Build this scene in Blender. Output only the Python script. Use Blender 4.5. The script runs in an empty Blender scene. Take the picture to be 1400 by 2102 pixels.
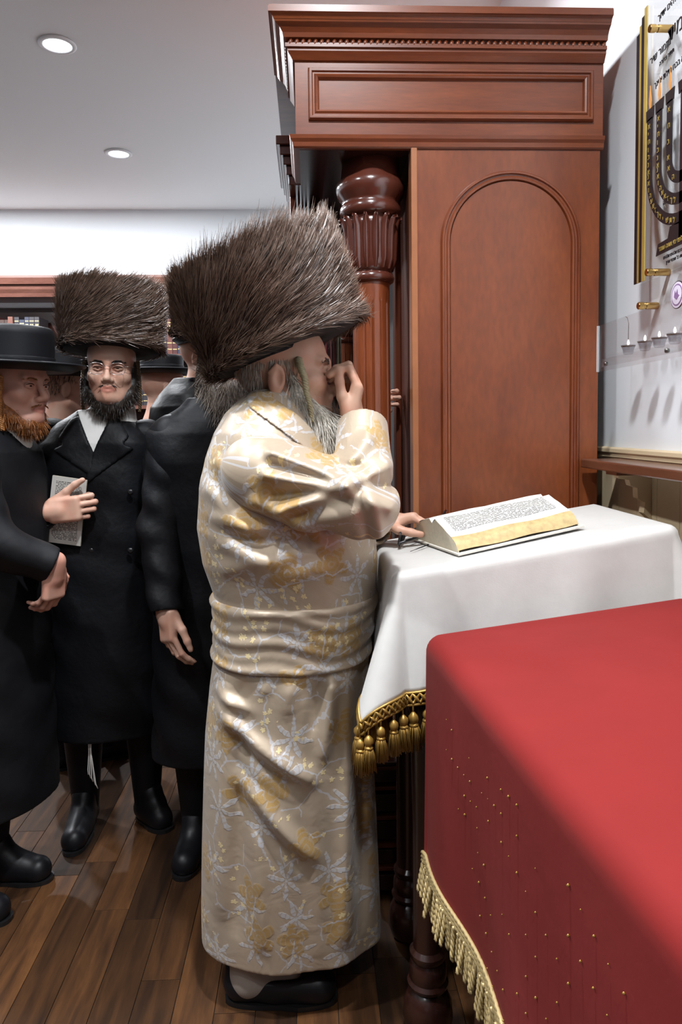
import bpy, math, random
import numpy as np
from mathutils import Vector, Matrix

rng = np.random.default_rng(7)
random.seed(7)
sc = bpy.context.scene
COL = sc.collection
PI = math.pi

# ------------------------------------------------------------------ camera
CAM_H, FPX, PPX, PPY = 1.41, 1500.0, 700.0, 967.0
YAW, PITCH, ROLL = math.radians(2.45), math.radians(3.5), 0.012
_f = np.array([math.sin(YAW) * math.cos(PITCH), math.cos(YAW) * math.cos(PITCH), -math.sin(PITCH)])
_r0 = np.array([math.cos(YAW), -math.sin(YAW), 0.0])
_u0 = np.cross(_r0, _f)
_r = math.cos(ROLL) * _r0 - math.sin(ROLL) * _u0
_u = math.cos(ROLL) * _u0 + math.sin(ROLL) * _r0
cam_d = bpy.data.cameras.new('camera')
cam = bpy.data.objects.new('camera', cam_d)
COL.objects.link(cam)
cam.matrix_world = Matrix(((_r[0], _u[0], -_f[0], 0), (_r[1], _u[1], -_f[1], 0), (_r[2], _u[2], -_f[2], CAM_H), (0, 0, 0, 1)))
cam_d.sensor_fit = 'HORIZONTAL'
cam_d.sensor_width = 36
cam_d.lens = FPX * 36 / 1400
cam_d.shift_y = -(1051 - PPY) / 1400
cam_d.clip_start = 0.02
sc.camera = cam


def W(px, py, Y):
    """the place in the room, at depth Y, that is seen at a pixel of the 1400x2102 frame"""
    d = _f + _r * (px - PPX) / FPX - _u * (py - PPY) / FPX
    d = d * (Y / d[1])
    return np.array([d[0], d[1], d[2] + CAM_H])


# ------------------------------------------------------------------ world, exposure
world = bpy.data.worlds.new('world')
sc.world = world
world.use_nodes = True
world.node_tree.nodes['Background'].inputs[0].default_value = (0.9, 0.95, 1, 1)
world.node_tree.nodes['Background'].inputs[1].default_value = 0.02
sc.view_settings.view_transform = 'Standard'
sc.view_settings.look = 'None'
sc.view_settings.gamma = 1
sc.view_settings.use_curve_mapping = False
sc.view_settings.exposure = 0.0
sc.cycles.max_bounces = 6
sc.cycles.adaptive_threshold = 0.02
sc.cycles.diffuse_bounces = 3
sc.cycles.glossy_bounces = 2
sc.cycles.transparent_max_bounces = 12
LAMP_W = 25.0          # watts of each recessed ceiling lamp
CEIL = 3.40
FAR = 6.85
WALLX = 0.935


# ------------------------------------------------------------------ materials
def _new(name):
    m = bpy.data.materials.new(name)
    m.use_nodes = True
    return m, m.node_tree.nodes, m.node_tree.links, m.node_tree.nodes['Principled BSDF']


def mat(name, col, rough=0.5, metal=0.0, sheen=0.0, coat=0.0, bump=None, var=0.0, vscale=8.0, spec=None, sheen_tint=None):
    m, N, L, b = _new(name)
    b.inputs['Base Color'].default_value = (*col, 1)
    b.inputs['Roughness'].default_value = rough
    b.inputs['Metallic'].default_value = metal
    b.inputs['Sheen Weight'].default_value = sheen
    b.inputs['Coat Weight'].default_value = coat
    b.inputs['Coat Roughness'].default_value = 0.15
    if spec is not None:
        b.inputs['Specular IOR Level'].default_value = spec
    if sheen_tint:
        b.inputs['Sheen Tint'].default_value = (*sheen_tint, 1)
    tc = N.new('ShaderNodeTexCoord')
    if var:
        n = N.new('ShaderNodeTexNoise')
        n.inputs['Scale'].default_value = vscale
        n.inputs['Detail'].default_value = 5
        L.new(tc.outputs['Object'], n.inputs['Vector'])
        r = N.new('ShaderNodeMapRange')
        r.inputs['To Min'].default_value = 1 - var
        r.inputs['To Max'].default_value = 1 + var
        L.new(n.outputs['Fac'], r.inputs['Value'])
        h = N.new('ShaderNodeVectorMath')
        h.operation = 'SCALE'
        h.inputs[0].default_value = col
        L.new(r.outputs[0], h.inputs['Scale'])
        L.new(h.outputs[0], b.inputs['Base Color'])
    if bump:
        n = N.new('ShaderNodeTexNoise')
        n.inputs['Scale'].default_value = bump[0]
        n.inputs['Detail'].default_value = 4
        L.new(tc.outputs['Object'], n.inputs['Vector'])
        bp = N.new('ShaderNodeBump')
        bp.inputs['Strength'].default_value = bump[1]
        bp.inputs['Distance'].default_value = bump[2] if len(bump) > 2 else 0.005
        L.new(n.outputs['Fac'], bp.inputs['Height'])
        L.new(bp.outputs[0], b.inputs['Normal'])
    return m


def wood(name, c1, c2, scale=(9, 9, 1.2), rough=0.3, coat=0.35, contrast=1.0, rand=0.0, coatr=0.2):
    m, N, L, b = _new(name)
    tc = N.new('ShaderNodeTexCoord')
    mp = N.new('ShaderNodeMapping')
    mp.inputs['Scale'].default_value = scale
    L.new(tc.outputs['Object'], mp.inputs[0])
    src = mp.outputs[0]
    if rand:
        oi = N.new('ShaderNodeObjectInfo')
        mm = N.new('ShaderNodeVectorMath')
        mm.operation = 'MULTIPLY_ADD'
        mm.inputs[1].default_value = (1, 1, 1)
        sv = N.new('ShaderNodeVectorMath')
        sv.operation = 'SCALE'
        sv.inputs[0].default_value = (37, 91, 53)
        L.new(oi.outputs['Random'], sv.inputs['Scale'])
        L.new(src, mm.inputs[0])
        L.new(sv.outputs[0], mm.inputs[2])
        src = mm.outputs[0]
    n = N.new('ShaderNodeTexNoise')
    n.inputs['Scale'].default_value = 2.2
    n.inputs['Detail'].default_value = 7
    n.inputs['Distortion'].default_value = 0.6
    L.new(src, n.inputs['Vector'])
    cr = N.new('ShaderNodeValToRGB')
    cr.color_ramp.elements[0].position = 0.5 - 0.25 / contrast
    cr.color_ramp.elements[1].position = 0.5 + 0.25 / contrast
    cr.color_ramp.elements[0].color = (*c1, 1)
    cr.color_ramp.elements[1].color = (*c2, 1)
    L.new(n.outputs['Fac'], cr.inputs[0])
    n2 = N.new('ShaderNodeTexNoise')
    n2.inputs['Scale'].default_value = 26
    n2.inputs['Detail'].default_value = 3
    L.new(src, n2.inputs['Vector'])
    mx = N.new('ShaderNodeMix')
    mx.data_type = 'RGBA'
    mx.blend_type = 'MULTIPLY'
    mx.inputs[0].default_value = 0.45
    L.new(cr.outputs[0], mx.inputs[6])
    L.new(n2.outputs['Fac'], mx.inputs[7])
    g = N.new('ShaderNodeVectorMath')
    g.operation = 'SCALE'
    g.inputs['Scale'].default_value = 1.25
    L.new(mx.outputs[2], g.inputs[0])
    if rand:
        r = N.new('ShaderNodeMapRange')
        r.inputs['To Min'].default_value = 1.25 * (1 - rand)
        r.inputs['To Max'].default_value = 1.25 * (1 + rand)
        L.new(oi.outputs['Random'], r.inputs['Value'])
        L.new(r.outputs[0], g.inputs['Scale'])
    L.new(g.outputs[0], b.inputs['Base Color'])
    b.inputs['Roughness'].default_value = rough
    b.inputs['Coat Weight'].default_value = coat
    b.inputs['Coat Roughness'].default_value = coatr
    return m


def clear(name, tint=(0.97, 0.98, 0.98), fac=0.12, rough=0.03):
    """thin acrylic or glass: see-through with a gloss"""
    m, N, L, b = _new(name)
    N.remove(b)
    t = N.new('ShaderNodeBsdfTransparent')
    t.inputs[0].default_value = (*tint, 1)
    g = N.new('ShaderNodeBsdfGlossy')
    g.inputs['Roughness'].default_value = rough
    fr = N.new('ShaderNodeLayerWeight')
    fr.inputs['Blend'].default_value = 0.12
    ad = N.new('ShaderNodeMath')
    ad.operation = 'MULTIPLY_ADD'
    ad.inputs[1].default_value = 0.14
    ad.inputs[2].default_value = fac * 0.2
    L.new(fr.outputs['Fresnel'], ad.inputs[0])
    mx = N.new('ShaderNodeMixShader')
    L.new(ad.outputs[0], mx.inputs[0])
    L.new(t.outputs[0], mx.inputs[1])
    L.new(g.outputs[0], mx.inputs[2])
    L.new(mx.outputs[0], N['Material Output'].inputs[0])
    return m


def emit(name, col, s):
    m, N, L, b = _new(name)
    b.inputs['Base Color'].default_value = (*col, 1)
    b.inputs['Emission Color'].default_value = (*col, 1)
    b.inputs['Emission Strength'].default_value = s
    m.cycles.emission_sampling = 'NONE'
    return m


def strand_mat(name, c0, c1, c2, rough=0.45, spec=0.5):
    """hair: root colour, middle colour, tip colour, varied from strand to strand"""
    m, N, L, b = _new(name)
    a = N.new('ShaderNodeAttribute')
    a.attribute_name = 'tt'
    r = N.new('ShaderNodeAttribute')
    r.attribute_name = 'rn'
    cr = N.new('ShaderNodeValToRGB')
    e = cr.color_ramp.elements
    e[0].color = (*c0, 1)
    e[1].color = (*c2, 1)
    k = e.new(0.5)
    k.color = (*c1, 1)
    L.new(a.outputs['Fac'], cr.inputs[0])
    mr = N.new('ShaderNodeMapRange')
    mr.inputs['To Min'].default_value = 0.55
    mr.inputs['To Max'].default_value = 1.5
    L.new(r.outputs['Fac'], mr.inputs['Value'])
    g = N.new('ShaderNodeVectorMath')
    g.operation = 'SCALE'
    L.new(cr.outputs[0], g.inputs[0])
    L.new(mr.outputs[0], g.inputs['Scale'])
    L.new(g.outputs[0], b.inputs['Base Color'])
    b.inputs['Roughness'].default_value = rough
    b.inputs['Specular IOR Level'].default_value = spec
    return m


def skin_mat(name, col):
    """skin with lips: the 'lip' attribute marks where the lips are"""
    m, N, L, b = _new(name)
    a = N.new('ShaderNodeAttribute')
    a.attribute_name = 'lip'
    tc = N.new('ShaderNodeTexCoord')
    n = N.new('ShaderNodeTexNoise')
    n.inputs['Scale'].default_value = 22
    L.new(tc.outputs['Object'], n.inputs['Vector'])
    cr = N.new('ShaderNodeValToRGB')
    cr.color_ramp.elements[0].position = 0.35
    cr.color_ramp.elements[1].position = 0.7
    cr.color_ramp.elements[0].color = (*col, 1)
    cr.color_ramp.elements[1].color = (col[0] * 1.0, col[1] * 0.82, col[2] * 0.78, 1)
    L.new(n.outputs['Fac'], cr.inputs[0])
    mx = N.new('ShaderNodeMix')
    mx.data_type = 'RGBA'
    L.new(a.outputs['Fac'], mx.inputs[0])
    L.new(cr.outputs[0], mx.inputs[6])
    mx.inputs[7].default_value = (col[0] * 0.85, col[1] * 0.56, col[2] * 0.55, 1)
    L.new(mx.outputs[2], b.inputs['Base Color'])
    b.inputs['Roughness'].default_value = 0.5
    return m


def print_mat(name, paper, ink, line=0.0045, fill=0.55, word=0.006, axes=('u', 'v')):
    """paper with rows of small printed words, on the mesh's own 'pat' coordinates in metres"""
    m, N, L, b = _new(name)
    a = N.new('ShaderNodeAttribute')
    a.attribute_name = 'pat'
    sp = N.new('ShaderNodeSeparateXYZ')
    L.new(a.outputs['Vector'], sp.inputs[0])

    def math_(op, x, y=None, z=None):
        q = N.new('ShaderNodeMath')
        q.operation = op
        for i, v in enumerate((x, y, z)):
            if v is None:
                continue
            if isinstance(v, (int, float)):
                q.inputs[i].default_value = v
            else:
                L.new(v, q.inputs[i])
        return q.outputs[0]
    row = math_('DIVIDE', sp.outputs['Y'], line)
    fr = math_('FRACT', row)
    inrow = math_('LESS_THAN', fr, 0.5)
    fl = math_('FLOOR', row)
    wx = math_('DIVIDE', sp.outputs['X'], word)
    cv = N.new('ShaderNodeCombineXYZ')
    L.new(wx, cv.inputs[0])
    L.new(math_('MULTIPLY', fl, 7.31), cv.inputs[1])
    n = N.new('ShaderNodeTexNoise')
    n.inputs['Scale'].default_value = 1.6
    n.inputs['Detail'].default_value = 3
    L.new(cv.outputs[0], n.inputs['Vector'])
    w = math_('LESS_THAN', n.outputs['Fac'], fill)
    inside = math_('GREATER_THAN', sp.outputs['Z'], 0.5)
    k = math_('MULTIPLY', math_('MULTIPLY', w, inrow), inside)
    mx = N.new('ShaderNodeMix')
    mx.data_type = 'RGBA'
    L.new(k, mx.inputs[0])
    mx.inputs[6].default_value = (*paper, 1)
    mx.inputs[7].default_value = (*ink, 1)
    L.new(mx.outputs[2], b.inputs['Base Color'])
    b.inputs['Roughness'].default_value = 0.7
    return m


def brocade_mat(name):
    """champagne satin with woven gold flowers and silver leaves, on the robe's 'pat' cloth coordinates"""
    m, N, L, b = _new(name)
    a = N.new('ShaderNodeAttribute')
    a.attribute_name = 'pat'

    def math_(op, x, y=None, clamp=False):
        q = N.new('ShaderNodeMath')
        q.operation = op
        q.use_clamp = clamp
        for i, v in enumerate((x, y)):
            if v is None:
                continue
            if isinstance(v, (int, float)):
                q.inputs[i].default_value = v
            else:
                L.new(v, q.inputs[i])
        return q.outputs[0]
    wn = N.new('ShaderNodeTexNoise')
    wn.inputs['Scale'].default_value = 48
    wn.inputs['Detail'].default_value = 3
    L.new(a.outputs['Vector'], wn.inputs['Vector'])
    off = N.new('ShaderNodeVectorMath')
    off.operation = 'SUBTRACT'
    L.new(wn.outputs['Color'], off.inputs[0])
    off.inputs[1].default_value = (0.5, 0.5, 0.5)
    offs = N.new('ShaderNodeVectorMath')
    offs.operation = 'SCALE'
    offs.inputs['Scale'].default_value = 0.018
    L.new(off.outputs[0], offs.inputs[0])
    base = N.new('ShaderNodeVectorMath')
    L.new(a.outputs['Vector'], base.inputs[0])
    L.new(offs.outputs[0], base.inputs[1])

    def motif(scale, shift, petals, r0, r1, chance, sharp=0.06, stretch=(1, 1), pw=1.0):
        mp = N.new('ShaderNodeMapping')
        mp.inputs['Location'].default_value = (shift, shift * 1.7, 0)
        mp.inputs['Scale'].default_value = (scale * stretch[0], scale * stretch[1], 0)
        L.new(base.outputs[0], mp.inputs[0])
        v = N.new('ShaderNodeTexVoronoi')
        v.voronoi_dimensions = '2D'
        v.inputs['Scale'].default_value = 1
        v.inputs['Randomness'].default_value = 0.75
        L.new(mp.outputs[0], v.inputs['Vector'])
        d = N.new('ShaderNodeVectorMath')
        d.operation = 'SUBTRACT'
        L.new(mp.outputs[0], d.inputs[0])
        L.new(v.outputs['Position'], d.inputs[1])
        s = N.new('ShaderNodeSeparateXYZ')
        L.new(d.outputs[0], s.inputs[0])
        cs = N.new('ShaderNodeSeparateColor')
        L.new(v.outputs['Color'], cs.inputs[0])
        ang = math_('ADD', math_('ARCTAN2', s.outputs['Y'], s.outputs['X']), math_('MULTIPLY', cs.outputs['Red'], 6.28))
        lob = math_('ABSOLUTE', math_('COSINE', math_('MULTIPLY', ang, petals / 2)))
        rr = math_('ADD', r0, math_('MULTIPLY', math_('POWER', lob, pw), r1))
        q = math_('SUBTRACT', rr, v.outputs['Distance'])
        k = math_('MULTIPLY', math_('DIVIDE', q, sharp, clamp=True), math_('LESS_THAN', cs.outputs['Green'], chance))
        # veins and petal outlines show the ground through the motif
        rim = math_('LESS_THAN', math_('ABSOLUTE', math_('SUBTRACT', math_('FRACT', math_('MULTIPLY', v.outputs['Distance'], 9.0)), 0.5)), 0.16)
        return k, rim
    gold, grim = motif(8.0, 0.3, 5, 0.20, 0.20, 0.62)
    leaf, lrim = motif(9.0, 5.1, 7, 0.02, 0.46, 0.75, pw=2.2)
    tiny, _t = motif(46.0, 2.2, 5, 0.18, 0.16, 0.7)
    zone = N.new('ShaderNodeTexNoise')
    zone.inputs['Scale'].default_value = 9
    L.new(a.outputs['Vector'], zone.inputs['Vector'])
    tz = math_('MULTIPLY', tiny, math_('GREATER_THAN', zone.outputs['Fac'], 0.57))

    def mixc(f, c0, c1):
        mx = N.new('ShaderNodeMix')
        mx.data_type = 'RGBA'
        L.new(f, mx.inputs[0])
        for i, c in ((6, c0), (7, c1)):
            if isinstance(c, tuple):
                mx.inputs[i].default_value = (*c, 1)
            else:
                L.new(c, mx.inputs[i])
        return mx.outputs[2]
    ve = N.new('ShaderNodeTexVoronoi')
    ve.voronoi_dimensions = '2D'
    ve.feature = 'DISTANCE_TO_EDGE'
    ve.inputs['Scale'].default_value = 11
    L.new(base.outputs[0], ve.inputs['Vector'])
    stem = math_('MULTIPLY', math_('LESS_THAN', ve.outputs['Distance'], 0.022), math_('GREATER_THAN', zone.outputs['Fac'], 0.48))
    th = N.new('ShaderNodeTexNoise')
    th.inputs['Scale'].default_value = 420
    th.inputs['Detail'].default_value = 2
    L.new(a.outputs['Vector'], th.inputs['Vector'])
    thr = N.new('ShaderNodeMapRange')
    thr.inputs['From Min'].default_value = 0.35
    thr.inputs['From Max'].default_value = 0.6
    thr.inputs['To Min'].default_value = 0.62
    L.new(th.outputs['Fac'], thr.inputs['Value'])
    GROUND, GOLD, SILV, PALE = (0.455, 0.360, 0.262), (0.45, 0.275, 0.080), (0.56, 0.56, 0.58), (0.74, 0.60, 0.33)
    c = mixc(math_('MULTIPLY', math_('MULTIPLY', leaf, thr.outputs[0]), math_('SUBTRACT', 1.0, math_('MULTIPLY', lrim, 0.6))), GROUND, SILV)
    c = mixc(math_('MULTIPLY', math_('MULTIPLY', gold, thr.outputs[0]), math_('SUBTRACT', 1.0, math_('MULTIPLY', grim, 0.55))), c, GOLD)
    c = mixc(math_('MULTIPLY', stem, 0.7), c, SILV)
    c = mixc(tz, c, PALE)
    L.new(c, b.inputs['Base Color'])
    motifs = math_('MAXIMUM', math_('MAXIMUM', gold, leaf), tz)
    mr = N.new('ShaderNodeMapRange')
    mr.inputs['To Min'].default_value = 0.40
    mr.inputs['To Max'].default_value = 0.52
    L.new(motifs, mr.inputs['Value'])
    L.new(mr.outputs[0], b.inputs['Roughness'])
    b.inputs['Metallic'].default_value = 0.22
    b.inputs['Sheen Weight'].default_value = 0.15
    bp = N.new('ShaderNodeBump')
    bp.inputs['Strength'].default_value = 0.35
    bp.inputs['Distance'].default_value = 0.0015
    L.new(motifs, bp.inputs['Height'])
    w2 = N.new('ShaderNodeTexNoise')
    w2.inputs['Scale'].default_value = 11
    w2.inputs['Detail'].default_value = 3
    w2.inputs['Distortion'].default_value = 0.8
    L.new(a.outputs['Vector'], w2.inputs['Vector'])
    bp2 = N.new('ShaderNodeBump')
    bp2.inputs['Strength'].default_value = 0.3
    bp2.inputs['Distance'].default_value = 0.012
    L.new(w2.outputs['Fac'], bp2.inputs['Height'])
    L.new(bp2.outputs[0], bp.inputs['Normal'])
    L.new(bp.outputs[0], b.inputs['Normal'])
    return m


# ------------------------------------------------------------------ mesh helpers
def obj(name, verts, faces, m, parent=None, smooth=False, attrs=None, bevel=0.0, pinv=None):
    me = bpy.data.meshes.new(name)
    verts = np.asarray(verts, dtype=np.float32)
    if isinstance(faces, np.ndarray) and faces.ndim == 2:
        nf, k = faces.shape
        me.vertices.add(len(verts))
        me.vertices.foreach_set('co', verts.ravel())
        me.loops.add(nf * k)
        me.loops.foreach_set('vertex_index', faces.astype(np.int32).ravel())
        me.polygons.add(nf)
        me.polygons.foreach_set('loop_start', np.arange(0, nf * k, k, dtype=np.int32))
        me.update(calc_edges=True)
    else:
        me.from_pydata(verts.tolist(), [], faces)
    if smooth:
        me.polygons.foreach_set('use_smooth', np.ones(len(me.polygons), dtype=bool))
    for an, av in (attrs or {}).items():
        av = np.asarray(av, dtype=np.float32)
        if av.ndim == 1:
            at = me.attributes.new(an, 'FLOAT', 'POINT')
            at.data.foreach_set('value', av)
        else:
            at = me.attributes.new(an, 'FLOAT_VECTOR', 'POINT')
            at.data.foreach_set('vector', av.ravel())
    me.materials.append(m)
    me.update()
    o = bpy.data.objects.new(name, me)
    COL.objects.link(o)
    if parent is not None:
        attach(o, parent)
    if bevel:
        bv = o.modifiers.new('bevel', 'BEVEL')
        bv.width = bevel
        bv.segments = 2
        bv.limit_method = 'ANGLE'
    return o


def attach(o, parent):
    """make o a part of parent; o's mesh stays where it is in the room"""
    o.parent = parent
    inv = Matrix.Identity(4)
    p = parent
    while p is not None:
        inv = inv @ p.matrix_basis.inverted()
        p = p.parent
        if p is not None:
            break
    o.matrix_parent_inverse = inv if parent.parent is None else Matrix.Identity(4)


def tag(o, label=None, cat=None, group=None, kind=None):
    if label:
        o['label'] = label
    if cat:
        o['category'] = cat
    if group:
        o['group'] = group
    if kind:
        o['kind'] = kind
    return o


def thing(name, label, cat, loc=(0, 0, 0), group=None):
    o = bpy.data.objects.new(name, None)
    o.empty_display_size = 0.1
    COL.objects.link(o)
    o.location = tuple(float(c) for c in loc)
    o.matrix_basis = Matrix.Translation(o.location)
    return tag(o, label, cat, group)


class MB:
    def __init__(self):
        self.v, self.f = [], []

    def add(self, v, f):
        n = len(self.v)
        self.v += [tuple(map(float, p)) for p in v]
        self.f += [tuple(i + n for i in q) for q in f]
        return self

    def box(self, lo, hi):
        x0, y0, z0 = lo
        x1, y1, z1 = hi
        return self.add([(x0, y0, z0), (x1, y0, z0), (x1, y1, z0), (x0, y1, z0), (x0, y0, z1), (x1, y0, z1), (x1, y1, z1), (x0, y1, z1)],
                        [(0, 3, 2, 1), (4, 5, 6, 7), (0, 1, 5, 4), (1, 2, 6, 5), (2, 3, 7, 6), (3, 0, 4, 7)])

    def lathe(self, prof, c=(0, 0, 0), n=24, rad=None, R=None):
        """prof: (r, z) from bottom to top about +Z; rad(theta, i) scales the radius"""
        v, f = [], []
        for i, (r, z) in enumerate(prof):
            for k in range(n):
                t = 2 * PI * k / n
                s = r * (rad(t, i) if rad else 1)
                p = np.array([s * math.cos(t), s * math.sin(t), z])
                if R is not None:
                    p = R @ p
                v.append(p + np.array(c))
        m = len(prof)
        for i in range(m - 1):
            for k in range(n):
                a, b2 = i * n + k, i * n + (k + 1) % n
                f.append((a, b2, b2 + n, a + n))
        f.append(tuple(range(n - 1, -1, -1)))
        f.append(tuple(range((m - 1) * n, m * n)))
        return self.add(v, f)

    def tube(self, pts, r, n=8, closed=False, flat=1.0):
        pts = [np.array(p, float) for p in pts]
        m = len(pts)
        rs = r if hasattr(r, '__len__') else [r] * m
        v, f = [], []
        up = None
        for i, p in enumerate(pts):
            if closed:
                t = pts[(i + 1) % m] - pts[i - 1]
            else:
                t = pts[min(i + 1, m - 1)] - pts[max(i - 1, 0)]
            t = t / (np.linalg.norm(t) + 1e-9)
            if up is None:
                a = np.array([0, 0, 1.0]) if abs(t[2]) < 0.9 else np.array([1.0, 0, 0])
                up = a - t * a.dot(t)
            else:
                up = up - t * up.dot(t)
            up = up / (np.linalg.norm(up) + 1e-9)
            sd = np.cross(t, up)
            for k in range(n):
                th = 2 * PI * k / n
                v.append(p + rs[i] * (math.cos(th) * up + flat * math.sin(th) * sd))
        for i in range(m if closed else m - 1):
            for k in range(n):
                a, b2 = i * n + k, i * n + (k + 1) % n
                c, d = ((i + 1) % m) * n + (k + 1) % n, ((i + 1) % m) * n + k
                f.append((a, b2, c, d))
        if not closed:
            f.append(tuple(range(n - 1, -1, -1)))
            f.append(tuple(range((m - 1) * n, m * n)))
        return self.add(v, f)

    def sweep(self, path, prof, to3d, closed=False):
        """sweep profile (u outward, v depth) along a 2-D path with mitred corners"""
        P = [np.array(p, float) for p in path]
        n, m = len(P), len(prof)
        v, f = [], []
        for i in range(n):
            if closed or 0 < i < n - 1:
                t0 = P[i] - P[i - 1]
                t1 = P[(i + 1) % n] - P[i]
            elif i == 0:
                t0 = t1 = P[1] - P[0]
            else:
                t0 = t1 = P[i] - P[i - 1]
            t0, t1 = t0 / np.linalg.norm(t0), t1 / np.linalg.norm(t1)
            n0, n1 = np.array([t0[1], -t0[0]]), np.array([t1[1], -t1[0]])
            mt = n0 + n1
            mt = mt / max(0.2, (1 + n0.dot(n1)))
            for (u, w) in prof:
                q = P[i] + mt * u
                v.append(to3d(q[0], q[1], w))
        for i in range(n if closed else n - 1):
            for k in range(m):
                a, b2 = i * m + k, i * m + (k + 1) % m
                c, d = ((i + 1) % n) * m + (k + 1) % m, ((i + 1) % n) * m + k
                f.append((a, b2, c, d))
        if not closed:
            f.append(tuple(range(m - 1, -1, -1)))
            f.append(tuple(range((n - 1) * m, n * m)))
        return self.add(v, f)

    def prism(self, poly, to3d, w0, w1):
        n = len(poly)
        v = [to3d(a, b2, w0) for a, b2 in poly] + [to3d(a, b2, w1) for a, b2 in poly]
        f = [tuple(range(n - 1, -1, -1)), tuple(range(n, 2 * n))] + [(i, (i + 1) % n, n + (i + 1) % n, n + i) for i in range(n)]
        return self.add(v, f)

    def build(self, name, m, parent=None, smooth=False, bevel=0.0, recalc=True):
        o = obj(name, self.v, self.f, m, parent, smooth, bevel=bevel)
        if recalc:
            import bmesh
            bm = bmesh.new()
            bm.from_mesh(o.data)
            bmesh.ops.recalc_face_normals(bm, faces=bm.faces)
            bm.to_mesh(o.data)
            bm.free()
        if smooth == 'auto':
            o.data.set_sharp_from_angle(angle=math.radians(35))
        return o


def box(name, lo, hi, m, parent=None, bevel=0.0):
    return MB().box(lo, hi).build(name, m, parent, bevel=bevel, recalc=False)


def copy_part(o, parent, mw):
    c = o.copy()
    COL.objects.link(c)
    c.parent = parent
    c.matrix_parent_inverse = o.matrix_parent_inverse.copy()
    c.matrix_basis = mw
    return c


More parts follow.
